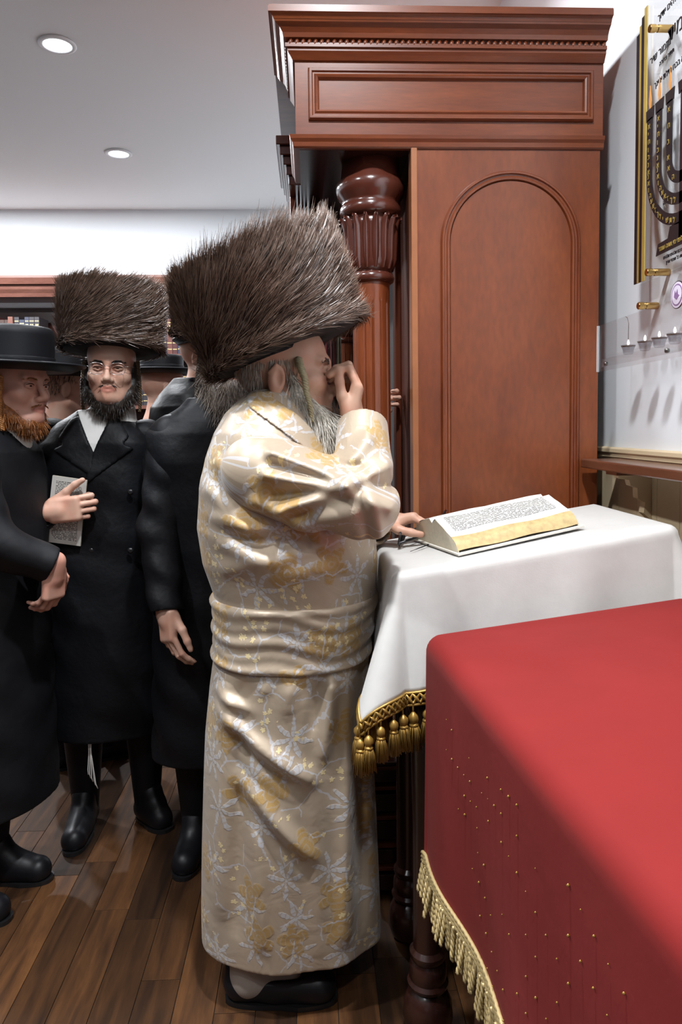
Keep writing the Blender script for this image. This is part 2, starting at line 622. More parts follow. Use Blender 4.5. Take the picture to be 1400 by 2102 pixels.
# ------------------------------------------------------------------ smooth bodies: distance volumes
class Vol:
    def __init__(self, lo, hi, h=0.004, zfine=None):
        self.x = np.arange(lo[0], hi[0], h, dtype=np.float32)
        self.y = np.arange(lo[1], hi[1], h, dtype=np.float32)
        if zfine:
            z, out = lo[2], []
            while z < hi[2]:
                out.append(z)
                z += h if any(a <= z <= b for a, b in zfine) else h * 2.2
            self.z = np.array(out, dtype=np.float32)
        else:
            self.z = np.arange(lo[2], hi[2], h, dtype=np.float32)
        self.d = np.full((len(self.x), len(self.y), len(self.z)), 1.0, dtype=np.float32)

    def _blk(self, lo, hi):
        s = []
        for ax, a, b in zip((self.x, self.y, self.z), lo, hi):
            i, j = np.searchsorted(ax, a), np.searchsorted(ax, b)
            s.append(slice(max(0, i - 1), j + 1))
        sl = tuple(s)
        return sl, self.x[s[0]][:, None, None], self.y[s[1]][None, :, None], self.z[s[2]][None, None, :]

    def put(self, fn, lo, hi, k=0.01, op='add'):
        pad = k + 0.006
        sl, X, Y, Z = self._blk([a - pad for a in lo], [b + pad for b in hi])
        if min(X.size, Y.size, Z.size) == 0:
            return self
        n = fn(X, Y, Z).astype(np.float32)
        o = self.d[sl]
        if op == 'sub':
            n = -n
            h = np.clip(0.5 - 0.5 * (n - o) / k, 0, 1)
            self.d[sl] = n * (1 - h) + o * h + k * h * (1 - h)
        else:
            h = np.clip(0.5 + 0.5 * (n - o) / k, 0, 1)
            self.d[sl] = n * (1 - h) + o * h - k * h * (1 - h)
        return self

    def cap(self, a, b, ra, rb=None, k=0.01, op='add'):
        a, b = np.array(a, np.float32), np.array(b, np.float32)
        rb = ra if rb is None else rb
        ba = b - a
        L2 = float(ba.dot(ba)) + 1e-9

        def fn(X, Y, Z):
            t = np.clip(((X - a[0]) * ba[0] + (Y - a[1]) * ba[1] + (Z - a[2]) * ba[2]) / L2, 0, 1)
            return np.sqrt((X - a[0] - t * ba[0]) ** 2 + (Y - a[1] - t * ba[1]) ** 2 + (Z - a[2] - t * ba[2]) ** 2) - (ra + (rb - ra) * t)
        m = max(ra, rb)
        return self.put(fn, np.minimum(a, b) - m, np.maximum(a, b) + m, k, op)

    def chain(self, pts, rs, k=0.01):
        for i in range(len(pts) - 1):
            self.cap(pts[i], pts[i + 1], rs[i], rs[i + 1], k)
        return self

    def ell(self, c, r, R=None, k=0.01, op='add'):
        c, r = np.array(c, np.float32), np.array(r, np.float32)
        R = np.eye(3) if R is None else np.asarray(R)

        def fn(X, Y, Z):
            dx, dy, dz = X - c[0], Y - c[1], Z - c[2]
            q = [(R[0, i] * dx + R[1, i] * dy + R[2, i] * dz) for i in range(3)]
            k0 = np.sqrt(sum((q[i] / r[i]) ** 2 for i in range(3)))
            k1 = np.sqrt(sum((q[i] / r[i] ** 2) ** 2 for i in range(3))) + 1e-9
            return k0 * (k0 - 1) / k1
        e = np.abs(R) @ r
        return self.put(fn, c - e, c + e, k, op)

    def rbox(self, c, half, R, rad, k=0.01, op='add'):
        c, half = np.array(c, np.float32), np.array(half, np.float32)
        R = np.asarray(R)

        def fn(X, Y, Z):
            dx, dy, dz = X - c[0], Y - c[1], Z - c[2]
            q = [np.abs(R[0, i] * dx + R[1, i] * dy + R[2, i] * dz) - (half[i] - rad) for i in range(3)]
            o = np.sqrt(sum(np.maximum(a, 0) ** 2 for a in q))
            return o + np.minimum(np.maximum(np.maximum(q[0], q[1]), q[2]), 0) - rad
        e = np.abs(R) @ half
        return self.put(fn, c - e, c + e, k, op)

    def loft(self, rows, ang, k=0.02, power=2.2, disp=None, op='add', grow=0.0):
        """rows: (z, cx, cy, half width, half depth); ang: the way it faces"""
        rows = sorted(rows)
        zz = [r[0] for r in rows]
        ca, sa = math.cos(ang), math.sin(ang)
        big = max(max(r[3], r[4]) for r in rows) + grow

        def fn(X, Y, Z):
            cx, cy, rl, rf = [np.interp(Z, zz, [r[i] for r in rows]) for i in (1, 2, 3, 4)]
            rl, rf = rl + grow, rf + grow
            dx, dy = X - cx, Y - cy
            f, l = dx * ca + dy * sa, -dx * sa + dy * ca
            q = ((np.abs(l) / rl) ** power + (np.abs(f) / rf) ** power) ** (1 / power)
            d = (q - 1) * np.minimum(rl, rf)
            if disp is not None:
                d = d - disp(X, Y, Z)
            return np.maximum(d, np.maximum(zz[0] - Z, Z - zz[-1]))
        lo = [min(r[1] for r in rows) - big, min(r[2] for r in rows) - big, zz[0]]
        hi = [max(r[1] for r in rows) + big, max(r[2] for r in rows) + big, zz[-1]]
        return self.put(fn, lo, hi, k, op)

    def copy(self):
        o = Vol.__new__(Vol)
        o.x, o.y, o.z, o.d = self.x, self.y, self.z, self.d.copy()
        return o

    def mesh(self, smooth=1):
        d = self.d
        d[0] = d[-1] = 1
        d[:, 0] = d[:, -1] = 1
        d[:, :, 0] = d[:, :, -1] = 1
        s = d < 0
        u = s.astype(np.uint8)
        a = u[:-1] + u[1:]
        a = a[:, :-1] + a[:, 1:]
        a = a[:, :, :-1] + a[:, :, 1:]
        act = (a > 0) & (a < 8)
        I, J, K = np.nonzero(act)
        cid = np.full(act.shape, -1, np.int32)
        cid[I, J, K] = np.arange(len(I), dtype=np.int32)
        cor = [(i, j, k) for i in (0, 1) for j in (0, 1) for k in (0, 1)]
        val = [d[I + i, J + j, K + k] for i, j, k in cor]
        pos = np.zeros((len(I), 3), np.float64)
        cnt = np.zeros(len(I))
        for e0 in range(8):
            for e1 in range(e0 + 1, 8):
                c0, c1 = cor[e0], cor[e1]
                if sum(abs(p - q) for p, q in zip(c0, c1)) != 1:
                    continue
                v0, v1 = val[e0], val[e1]
                x = (v0 < 0) != (v1 < 0)
                t = np.where(x, v0 / np.where(x, v0 - v1, 1), 0)
                for ax in range(3):
                    pos[:, ax] += np.where(x, c0[ax] + t * (c1[ax] - c0[ax]), 0)
                cnt += x
        pos /= cnt[:, None]
        V = np.empty_like(pos)
        for ax, (arr, idx) in enumerate(((self.x, I), (self.y, J), (self.z, K))):
            V[:, ax] = arr[idx] + pos[:, ax] * (arr[idx + 1] - arr[idx])
        F = []
        for ax in range(3):
            if ax == 0:
                x = s[:-1] != s[1:]
            elif ax == 1:
                x = s[:, :-1] != s[:, 1:]
            else:
                x = s[:, :, :-1] != s[:, :, 1:]
            i, j, k = np.nonzero(x)
            ins = s[i, j, k]
            if ax == 0:
                q = [cid[i, j - 1, k - 1], cid[i, j, k - 1], cid[i, j, k], cid[i, j - 1, k]]
            elif ax == 1:
                q = [cid[i - 1, j, k - 1], cid[i - 1, j, k], cid[i, j, k], cid[i, j, k - 1]]
            else:
                q = [cid[i - 1, j - 1, k], cid[i, j - 1, k], cid[i, j, k], cid[i - 1, j, k]]
            q = np.stack(q, 1)
            q[~ins] = q[~ins][:, ::-1]
            F.append(q)
        F = np.concatenate(F)
        F = F[(F >= 0).all(1)]
        for _ in range(smooth):
            e = np.concatenate([F[:, [0, 1]], F[:, [1, 2]], F[:, [2, 3]], F[:, [3, 0]]])
            n = np.bincount(e[:, 0], minlength=len(V)) + np.bincount(e[:, 1], minlength=len(V))
            A = np.stack([np.bincount(e[:, 0], V[e[:, 1], ax], len(V)) + np.bincount(e[:, 1], V[e[:, 0], ax], len(V)) for ax in range(3)], 1)
            V = 0.45 * V + 0.55 * A / np.maximum(n, 1)[:, None]
        return V, F


def strands(name, root, dirv, length, bend, width, m, parent, segs=4, seed=1, kind=None):
    """tapering hair blades from root along dirv, bent by bend; one mesh"""
    r = np.random.default_rng(seed)
    n = len(root)
    length = np.broadcast_to(np.asarray(length, float), (n,))
    dirv = dirv / (np.linalg.norm(dirv, axis=1, keepdims=True) + 1e-9)
    t = np.linspace(0, 1, segs + 1)
    P = root[:, None] + dirv[:, None] * (length[:, None] * t)[..., None] + bend[:, None] * (length[:, None] * t ** 2)[..., None]
    T = dirv[:, None] + 2 * bend[:, None] * t[None, :, None]
    sd = np.cross(T, r.normal(size=(n, 1, 3)))
    sd /= np.linalg.norm(sd, axis=2, keepdims=True) + 1e-9
    wd = width * (1 - 0.85 * t ** 1.5)
    wd = wd[None, :, None] * r.uniform(0.7, 1.3, (n, 1, 1))
    V = np.stack([P - sd * wd / 2, P + sd * wd / 2], 2).reshape(-1, 3)
    b = (np.arange(n) * (segs + 1) * 2)[:, None] + np.arange(segs)[None] * 2
    F = np.stack([b, b + 1, b + 3, b + 2], -1).reshape(-1, 4)
    tt = np.broadcast_to(t[None, :, None], (n, segs + 1, 2)).ravel()
    rn = np.broadcast_to(r.uniform(0, 1, (n, 1, 1)), (n, segs + 1, 2)).ravel()
    o = obj(name, V, F, m, parent, True, {'tt': tt, 'rn': rn})
    if kind:
        o['kind'] = kind
    return o

# ------------------------------------------------------------------ the materials of the place
M_WALL = mat('wall_paint', (0.83, 0.86, 0.89), 0.7, bump=(160, 0.05, 0.002))
M_CEIL = mat('ceiling_paint', (0.90, 0.90, 0.90), 0.8)
M_PLANK = wood('floor_wood', (0.024, 0.010, 0.004), (0.090, 0.037, 0.012), (14, 1.3, 4), 0.62, 0.0, 1.3, rand=0.55)
M_PLANK.node_tree.nodes['Principled BSDF'].inputs['Specular IOR Level'].default_value = 0.22
M_GAP = mat('floor_gap', (0.012, 0.008, 0.006), 0.9)
M_MAHOG = wood('mahogany', (0.120, 0.024, 0.007), (0.235, 0.058, 0.016), (7, 7, 0.9), 0.34, 0.14, 0.9)
M_MAHOGH = wood('mahogany_cross_grain', (0.120, 0.024, 0.007), (0.235, 0.058, 0.016), (0.9, 7, 7), 0.34, 0.14, 0.9)
M_PANEL = wood('mahogany_veneer', (0.135, 0.028, 0.008), (0.255, 0.066, 0.018), (3.2, 6, 1.1), 0.36, 0.12, 0.8)
M_CARVE = mat('dark_carved_mahogany', (0.085, 0.022, 0.013), 0.22, coat=0.6, var=0.25, vscale=14)
M_EDGE = mat('pale_wood_edge', (0.33, 0.12, 0.045), 0.4, var=0.15, vscale=20)
M_DARKW = wood('dark_stained_wood', (0.018, 0.007, 0.005), (0.045, 0.014, 0.010), (8, 8, 1), 0.25, 0.4)
M_MATTE = mat('matte_dark_mahogany', (0.085, 0.020, 0.008), 0.75, spec=0.1, var=0.2, vscale=9)
M_NICHESH = mat('niche_shade_black', (0.012, 0.010, 0.010), 0.8)  # near-black that stands in for the shade inside the ark's niche
M_BEIGE = mat('beige_panelling', (0.62, 0.49, 0.31), 0.55, var=0.08, vscale=6)
M_SHELFW = wood('brown_shelf_wood', (0.07, 0.025, 0.013), (0.15, 0.055, 0.028), (8, 1, 8), 0.3, 0.4)
M_BRASS = mat('brass', (0.62, 0.40, 0.14), 0.24, 1.0)
M_STEEL = mat('dark_steel', (0.16, 0.15, 0.14), 0.3, 1.0)
M_ACRYL = clear('clear_acrylic', (0.985, 0.987, 0.99), 0.12)
M_ACEDGE = mat('acrylic_edge', (0.82, 0.85, 0.86), 0.25)
M_BLACKP = mat('black_print', (0.010, 0.009, 0.012), 0.35)
M_GOLDP = mat('gold_print', (0.62, 0.46, 0.12), 0.35, 0.5)
M_ORANGE = mat('orange_print', (0.60, 0.27, 0.07), 0.5)
M_WHITECL = mat('white_damask', (0.56, 0.545, 0.515), 0.55, sheen=0.35, var=0.07, vscale=38, bump=(300, 0.12, 0.001))
M_GOLDTH = mat('gold_thread', (0.40, 0.235, 0.055), 0.38, 0.55, var=0.3, vscale=120)
M_PALEG = mat('pale_gold_thread', (0.55, 0.42, 0.20), 0.42, 0.4, var=0.25, vscale=150)
M_RED = mat('red_velvet', (0.168, 0.0105, 0.0095), 0.8, spec=0.15, sheen=0.045, var=0.12, vscale=7, bump=(26, 0.06, 0.01), sheen_tint=(1.0, 0.55, 0.5))
M_CREAM = mat('cream_satin', (0.62, 0.58, 0.40), 0.4, var=0.15, vscale=60)
M_CURTRED = mat('dark_red_velvet', (0.22, 0.010, 0.014), 0.7, sheen=0.3)
M_PAPER = print_mat('printed_page', (0.58, 0.57, 0.53), (0.05, 0.045, 0.04))
M_GILT = mat('worn_gilt_page_edge', (0.50, 0.365, 0.17), 0.5, 0.1, var=0.45, vscale=70, bump=(220, 0.2, 0.002))
M_PAGEE = mat('page_edge', (0.70, 0.64, 0.50), 0.7, var=0.15, vscale=120)
M_COVER = mat('white_book_cover', (0.66, 0.63, 0.56), 0.5)
M_BLKPL = mat('black_plastic', (0.012, 0.012, 0.013), 0.3)
M_LENS = clear('spectacle_lens', (0.95, 0.955, 0.96), 0.12)
M_SKIN = skin_mat('fair_skin', (0.60, 0.37, 0.275))
M_SKINR = skin_mat('ruddy_skin', (0.56, 0.31, 0.235))
M_SKINO = skin_mat('older_skin', (0.56, 0.345, 0.245))
M_BLACK = mat('black_cloth', (0.0055, 0.0058, 0.0075), 0.6, spec=0.25, bump=(7, 0.35, 0.02))
M_SATIN = mat('black_satin', (0.0052, 0.0056, 0.0072), 0.52, bump=(22, 0.45, 0.008), spec=0.17)
M_FELT = mat('black_beaver_felt', (0.0045, 0.005, 0.0068), 0.5, spec=0.22)
M_VELV = mat('black_velvet', (0.006, 0.006, 0.007), 0.9)
M_LEATH = mat('black_leather', (0.007, 0.007, 0.009), 0.42, bump=(60, 0.1, 0.003), spec=0.3)
M_SHIRT = mat('white_shirt', (0.78, 0.77, 0.74), 0.65, bump=(12, 0.15, 0.01))
M_SOCK = mat('pale_grey_stocking', (0.34, 0.29, 0.25), 0.8)
M_BROC = brocade_mat('gold_flowered_brocade')
M_FURB = mat('fur_underlayer', (0.030, 0.018, 0.013), 0.8)
M_FUR = strand_mat('brown_sable_fur', (0.034, 0.019, 0.013), (0.095, 0.056, 0.040), (0.185, 0.120, 0.086), 0.36, 0.6)
M_HDARK = strand_mat('dark_brown_hair', (0.010, 0.007, 0.005), (0.020, 0.013, 0.009), (0.040, 0.025, 0.016), 0.5)
M_HRED = strand_mat('ginger_hair', (0.14, 0.042, 0.011), (0.27, 0.090, 0.022), (0.36, 0.145, 0.04), 0.45)
M_HGREY = strand_mat('grey_white_hair', (0.38, 0.345, 0.28), (0.54, 0.50, 0.43), (0.64, 0.60, 0.54), 0.5)
M_HPEP = strand_mat('brown_grey_hair', (0.06, 0.045, 0.035), (0.12, 0.09, 0.07), (0.22, 0.18, 0.15), 0.5)
M_HBROWN = strand_mat('light_brown_hair', (0.075, 0.045, 0.022), (0.13, 0.080, 0.04), (0.18, 0.12, 0.065), 0.5)
M_BRAID = mat('straw_blond_hair', (0.31, 0.265, 0.155), 0.5, var=0.25, vscale=120)
M_CURL = mat('light_brown_curl', (0.115, 0.072, 0.035), 0.5, var=0.3, vscale=120)
M_CURLR = mat('ginger_curl', (0.32, 0.125, 0.03), 0.45, var=0.3, vscale=120)
M_CURLD = mat('dark_brown_curl', (0.055, 0.036, 0.022), 0.5, var=0.3, vscale=120)
M_EYEW = mat('eye_white', (0.62, 0.58, 0.55), 0.2)
M_IRISD = mat('dark_iris', (0.022, 0.013, 0.009), 0.1)
M_WIRE = mat('silver_wire', (0.55, 0.54, 0.52), 0.25, 1.0)
M_LAMP = emit('lit_lamp_lens', (0.92, 0.95, 1.0), 6)
M_LAMPR = mat('white_lamp_ring', (0.85, 0.85, 0.86), 0.4)
M_FLAME = emit('small_flame_bulb', (1.0, 0.84, 0.78), 2.2)
M_STRING = mat('white_wool_string', (0.72, 0.70, 0.66), 0.8)

# ------------------------------------------------------------------ the room
FL_A = MB().box((-5, -2.6, -0.05), (1.1, FAR + 0.1, -0.004))
floor = FL_A.build('floor', M_GAP, recalc=False)
tag(floor, kind='structure')
plank_me = {}
x = -1.75
col_i = 0
while x < 0.92:
    y = 0.95 + random.uniform(-0.5, 0)
    while y < 4.4:
        ln = random.choice((0.45, 0.6, 0.75, 0.9))
        if ln not in plank_me:
            p = MB().box((0.0008, 0.0008, -0.004), (0.0992, ln - 0.0008, 0.0)).build('floor_plank', M_PLANK, floor, bevel=0.0008, recalc=False)
            plank_me[ln] = p
            p.matrix_basis = Matrix.Translation((x, y, 0))
        else:
            copy_part(plank_me[ln], floor, Matrix.Translation((x, y, 0)))
        y += ln
    x += 0.1
    col_i += 1

tag(MB().box((WALLX, -2.6, -0.05), (WALLX + 0.1, FAR + 0.1, CEIL)).build('wall_right', M_WALL, recalc=False), kind='structure')
tag(MB().box((-5, FAR, -0.05), (WALLX, FAR + 0.1, CEIL)).build('wall_far', M_WALL, recalc=False), kind='structure')
tag(MB().box((-5.1, -2.6, -0.05), (-5, FAR + 0.1, CEIL)).build('wall_left', M_WALL, recalc=False), kind='structure')
tag(MB().box((-5.1, -2.7, -0.05), (WALLX + 0.1, -2.6, CEIL)).build('wall_near', M_WALL, recalc=False), kind='structure')
tag(MB().box((-5.1, -2.7, CEIL), (WALLX + 0.1, FAR + 0.1, CEIL + 0.1)).build('ceiling', M_CEIL, recalc=False), kind='structure')

# beige panelling below a moulded rail, on the right wall
RAILZ = 1.325
wains = thing('trim_1', None, None, (WALLX, 1.2, 0))
tag(wains, kind='structure')
y = 2.5
while y > 0.4:
    box('panel_board', (WALLX - 0.012, y - 0.118, 0.12), (WALLX - 0.0005, y, RAILZ - 0.03), M_BEIGE, wains, bevel=0.002)
    y -= 0.12
rail = MB().sweep([(2.9, 0), (0.2, 0)], [(0, 0), (0, 0.012), (0.008, 0.016), (0.014, 0.022), (0.022, 0.020), (0.028, 0.026), (0.038, 0.024), (0.042, 0.014), (0.042, 0)],
                  lambda a, b, w: (WALLX - 0.0005 - w, a, RAILZ - 0.03 + b)).build('trim_2', M_BEIGE, smooth=False)
tag(rail, kind='structure')

# unseen dark panelling, added to the other two walls to cut low bounce light
tag(MB().box((-5.0, -2.58, 0.0), (-4.96, FAR - 0.5, 2.3)).build('trim_3', M_DARKW, recalc=False), kind='structure')
tag(MB().box((-4.95, -2.6, 0.0), (WALLX - 0.02, -2.56, 2.3)).build('trim_4', M_DARKW, recalc=False), kind='structure')

# recessed ceiling lamps: one row in view, the same grid over the rest of the room
l1, l2 = (-1.27, 3.96), (-1.345, 5.47)
LX, LY = (-2.85, -1.30, 0.12), (-0.75, 0.85, 2.42, 3.96, 5.47)
nlamp = 0
for j, ly in enumerate(LY):
    for i, lx in enumerate(LX):
        if i == 1 and j == 3:
            lx, ly = l1
        if i == 1 and j == 4:
            lx, ly = l2
        if (i, j) == (1, 3):
            lab = 'round recessed ceiling lamp, the larger one nearer the top of the photo'
        elif (i, j) == (1, 4):
            lab = 'round recessed ceiling lamp farther off, just above the far wall'
        else:
            lab = 'round recessed ceiling lamp over the part of the room out of view'
        t = thing('recessed_lamp', lab, 'ceiling lamp', (lx, ly, CEIL), 'recessed ceiling lamps')
        ring = MB().lathe([(0.070, -0.002), (0.094, -0.002), (0.096, -0.007), (0.088, -0.012), (0.074, -0.013), (0.070, -0.006)], (lx, ly, CEIL), 28)
        ring.f = ring.f[:-2] + [(k, (k + 1) % 28, 5 * 28 + (k + 1) % 28, 5 * 28 + k) for k in range(28)]
        ring.build('lamp_ring', M_LAMPR, t, smooth=True)
        MB().lathe([(0.072, -0.002), (0.072, -0.006), (0.05, -0.010), (0.001, -0.012)], (lx, ly, CEIL), 28).build('lamp_lens', M_LAMP, t, smooth=True)
        ld = bpy.data.lights.new('lamp_light', 'AREA')
        ld.shape = 'DISK'
        ld.size = 0.14
        ld.energy = LAMP_W * ((0.2, 0.5, 0.9), (0.3, 1.6, 2.2), (0.4, 1.0, 0.9), (2.4, 1.3, 0.4), (6.0, 3.0, 0.6))[j][i]
        ld.spread = math.radians(140 if j < 3 or i == 2 else 180)
        ld.color = (0.93, 0.96, 1.0)
        lo = bpy.data.objects.new('lamp_light', ld)
        COL.objects.link(lo)
        lo.location = (lx, ly, CEIL - 0.018)

# ------------------------------------------------------------------ bookcase on the far wall
bc0, bc1 = -3.4, -0.95
BCY = FAR - 0.36
ztop = W(60, 607, BCY)[2]
bcase = thing('bookcase', 'tall reddish-brown bookcase along the far wall, full of gilt-lettered volumes', 'bookcase', ((bc0 + bc1) / 2, FAR - 0.18, 0))
M_BCW = wood('bookcase_wood', (0.11, 0.042, 0.030), (0.165, 0.070, 0.050), (1, 6, 6), 0.4, 0.2)
box('back_panel', (bc0, FAR - 0.02, 0), (bc1, FAR - 0.002, ztop - 0.05), M_DARKW, bcase)
MB().sweep([(bc0, 0), (bc1, 0)], [(0, 0), (0, 0.30), (0.03, 0.31), (0.06, 0.33), (0.10, 0.34), (0.10, 0.36), (0.15, 0.38), (0.17, 0.38), (0.17, 0)],
           lambda a, b, w: (a, FAR - 0.002 - w, ztop - b)).build('cornice', M_BCW, bcase)
sh_z = [ztop - 0.53, ztop - 0.98, ztop - 1.36, ztop - 1.74, ztop - 2.12, 0.1]
for zz in sh_z:
    box('shelf', (bc0, FAR - 0.30, zz), (bc1, FAR - 0.021, zz + 0.03), M_BCW, bcase)
for k in range(4):
    xx = bc0 + k * (bc1 - bc0) / 3
    box('upright', (xx - 0.02, FAR - 0.31, 0), (xx + 0.02, FAR - 0.02, ztop - 0.17), M_BCW, bcase)
bcols = [(0.055, 0.012, 0.012), (0.02, 0.017, 0.02), (0.04, 0.018, 0.012), (0.018, 0.022, 0.045), (0.10, 0.03, 0.02)]
BM = [mat('book_binding_%s' % n, c, 0.5) for n, c in zip(('maroon', 'black', 'brown', 'navy', 'oxblood'), bcols)]
BN = ('maroon', 'black', 'brown', 'navy', 'oxblood')


ORD = 'first second third fourth fifth sixth seventh eighth ninth tenth eleventh twelfth thirteenth fourteenth fifteenth sixteenth seventeenth eighteenth'.split()


def book_row(z, x0, x1, h, where, nm):
    xx, i = x0, 0
    while xx < x1:
        w = random.uniform(0.036, 0.05)
        hh = h * random.choice((0.93, 1.0, 1.0))
        ci = random.choice((0, 1, 1, 2, 4, 3))
        y0 = FAR - 0.285
        b = box('bound_volume', (xx, y0, z), (xx + w - 0.003, FAR - 0.06, z + hh), BM[ci])
        tag(b, '%s gilt-lettered volume, %s from left on %s' % (BN[ci], ORD[i], where), 'book', nm)
        g = MB()
        for fz in (0.12, 0.30, 0.56, 0.88):
            g.box((xx + 0.003, y0 - 0.0015, z + hh * fz), (xx + w - 0.006, y0 + 0.0005, z + hh * fz + 0.008))
        for r in range(3):
            for s in range(2):
                a = xx + 0.007 + s * (w - 0.017) * 0.55
                g.box((a, y0 - 0.0015, z + hh * (0.62 + 0.075 * r)), (a + 0.011, y0 + 0.0005, z + hh * (0.62 + 0.075 * r) + 0.014))
        g.build('gilt_bands', M_PALEG, b, recalc=False)['kind'] = 'stuff'
        xx += w
        i += 1


book_row(sh_z[0] + 0.03, -2.95, -2.36, 0.33, 'top bookcase shelf at left edge of the photo', 'volumes on the top shelf')
book_row(sh_z[0] + 0.03, -1.50, -1.05, 0.33, 'top bookcase shelf between the two fur hats', 'volumes between the fur hats, upper shelf')
book_row(sh_z[1] + 0.03, -1.50, -1.05, 0.30, 'second bookcase shelf between the two fur hats', 'volumes between the fur hats, second shelf')

# ------------------------------------------------------------------ the ark
AY = 2.15                                         # the plane of its side facing us


def ax(px, py=600):
    return W(px, py, AY)[0]


def az(py, px=900):
    return W(px, py, AY)[2]


ark = thing('torah_ark', 'tall polished mahogany ark cabinet with arched side panel and carved fluted column', 'cabinet', (0.4, 3.1, 0))
AB = 4.05                                         # its far end
X0, X1 = ax(849), ax(1229)                        # body
E0, E1 = ax(606, 200), ax(1238, 200)              # upper frieze box
ZB, ZF, ZT = az(298), az(122), W(900, 16, 2.08)[2]
box('cabinet_side', (X0, AY, 0.0), (X1, AY + 0.04, ZB + 0.02), M_PANEL, ark)
box('front_edge_strip', (X0 - 0.006, AY - 0.006, 0.42), (X0 + 0.012, AY + 0.05, ZB + 0.01), M_EDGE, ark, bevel=0.002)
box('cabinet_front', (X0 - 0.004, AY + 0.05, 0.0), (X0 + 0.03, AY + 0.40, ZB + 0.02), M_MATTE, ark, bevel=0.003)
box('cabinet_back', (X1 - 0.04, AY + 0.04, 0.0), (X1 - 0.001, AB, ZB), M_DARKW, ark)
box('niche_shade_slab', (X0 + 0.06, AY + 0.42, 0.0), (X0 + 0.10, AB - 0.04, ZB + 0.02), M_NICHESH, ark)  # slab behind the curtain; the niche's darkness is put into its colour
box('far_side', (X0, AB - 0.04, 0.0), (X1 - 0.05, AB, ZB + 0.02), M_MAHOG, ark)
box('far_front', (X0 - 0.004, AB - 0.44, 0.0), (X0 + 0.03, AB - 0.045, ZB + 0.02), M_DARKW, ark)
box('stile', (X0 - 0.022, AY + 0.27, 0.4), (X0 - 0.004, AY + 0.34, ZB + 0.02), M_MATTE, ark, bevel=0.004)
# upper box: frieze, broken forward over the near column
EM0 = E0 - 0.0
box('frieze', (EM0, AY, ZB), (E1, AY + 0.30, ZT - 0.02), M_MAHOGH, ark)
box('frieze_soffit', (EM0 + 0.01, AY + 0.01, ZB - 0.012), (E1 - 0.01, AB - 0.01, ZB), M_DARKW, ark)
box('frieze_middle', (EM0 + 0.03, AY + 0.30, ZB), (E1, AB - 0.3, ZT - 0.02), M_CARVE, ark)
box('frieze_far', (EM0, AB - 0.30, ZB), (E1, AB, ZT - 0.02), M_MAHOG, ark)


def runm(name, prof, z, m, xs=None, y_end=None, parent=ark, x_in=0.0):
    """moulding along the near side and round the corner up the front; prof: (outward, height)"""
    xl = EM0 + x_in
    path = [(xl, AY + 0.30 if y_end is None else y_end), (xl, AY), (E1, AY)]
    pr = [(-o, h) for o, h in prof]
    return MB().sweep([(p[0], p[1]) for p in path], [(o, h) for o, h in prof], lambda a, b, w: (a, b, z + w)).build(name, m, parent)


zz = lambda a: W(900, a, AY - 0.02)[2]
ZC0, ZC1 = W(900, 77, AY - 0.035)[2], W(900, 14, AY - 0.07)[2]
CH = ZC1 - ZC0
cor = [(-0.01, 0), (0.006, 0), (0.014, 0.012), (0.020, 0.020), (0.020, 0.030), (-0.01, 0.030)]
runm('lower_cornice', cor, zz(121), M_MAHOGH)
runm('cornice_fillet', [(-0.01, 0), (0.026, 0), (0.026, 0.010), (-0.01, 0.010)], zz(100), M_MAHOGH)
runm('cornice_cove', [(-0.01, 0), (0.030, 0), (0.033, CH * 0.18), (0.041, CH * 0.36), (0.053, CH * 0.48), (0.055, CH * 0.56), (-0.01, CH * 0.56)], ZC0, M_MAHOGH)
runm('cornice_crown', [(-0.01, 0), (0.056, 0), (0.060, CH * 0.12), (0.066, CH * 0.18), (0.070, CH * 0.20), (0.070, CH * 0.44), (-0.01, CH * 0.44)], ZC0 + CH * 0.56, M_MAHOGH)
ZCT = ZC1
box('cornice_cover', (EM0 - 0.068, AY - 0.068, ZCT - 0.002), (E1, AB, ZCT + 0.004), M_MAHOGH, ark)
# egg-shaped beads under the crown, each its own
bead_z = (zz(98) + ZC0) / 2
box('bead_fillet', (EM0 - 0.018, AY - 0.018, zz(99)), (E1, AY, ZC0 + 0.001), M_CARVE, ark)
nb = 52
step = (E1 - (EM0 - 0.02)) / nb
bead = MB().lathe([(0.001, -0.0105), (0.0052, -0.007), (0.0068, 0), (0.0052, 0.007), (0.001, 0.0105)], (0, 0, 0), 8, R=np.array([[1, 0, 0], [0, 1, 0], [0, 0, 1.0]])).build('carved_bead', M_MAHOGH, ark, smooth=True)
for i in range(nb):
    mw = Matrix.Translation((EM0 - 0.02 + (i + 0.5) * step, AY - 0.021, bead_z)) @ Matrix.Rotation(0.35, 4, 'Y')
    if i == 0:
        bead.matrix_basis = mw
    else:
        copy_part(bead, ark, mw)
for i in range(14):
    copy_part(bead, ark, Matrix.Translation((EM0 - 0.021, AY + 0.01 + i * 0.02, bead_z)))
# frieze panel frame
fx0, fx1, fz0, fz1 = ax(633, 200), ax(1217, 200), az(249), az(143)
fr_prof = [(0, 0), (0, 0.006), (-0.004, 0.012), (-0.010, 0.012), (-0.013, 0.007), (-0.017, 0.007), (-0.022, 0.011), (-0.027, 0.009), (-0.031, 0.0)]
MB().sweep([(fx0, fz0), (fx1, fz0), (fx1, fz1), (fx0, fz1)], fr_prof, lambda a, b, w: (a, AY - w, b), closed=True).build('frieze_frame', M_MAHOGH, ark)
runm('frieze_base', [(-0.01, 0), (0.004, 0), (0.008, 0.004), (0.010, 0.016), (0.016, 0.024), (0.018, 0.034), (0.006, 0.036), (-0.01, 0.036)], zz(301), M_MAHOGH)
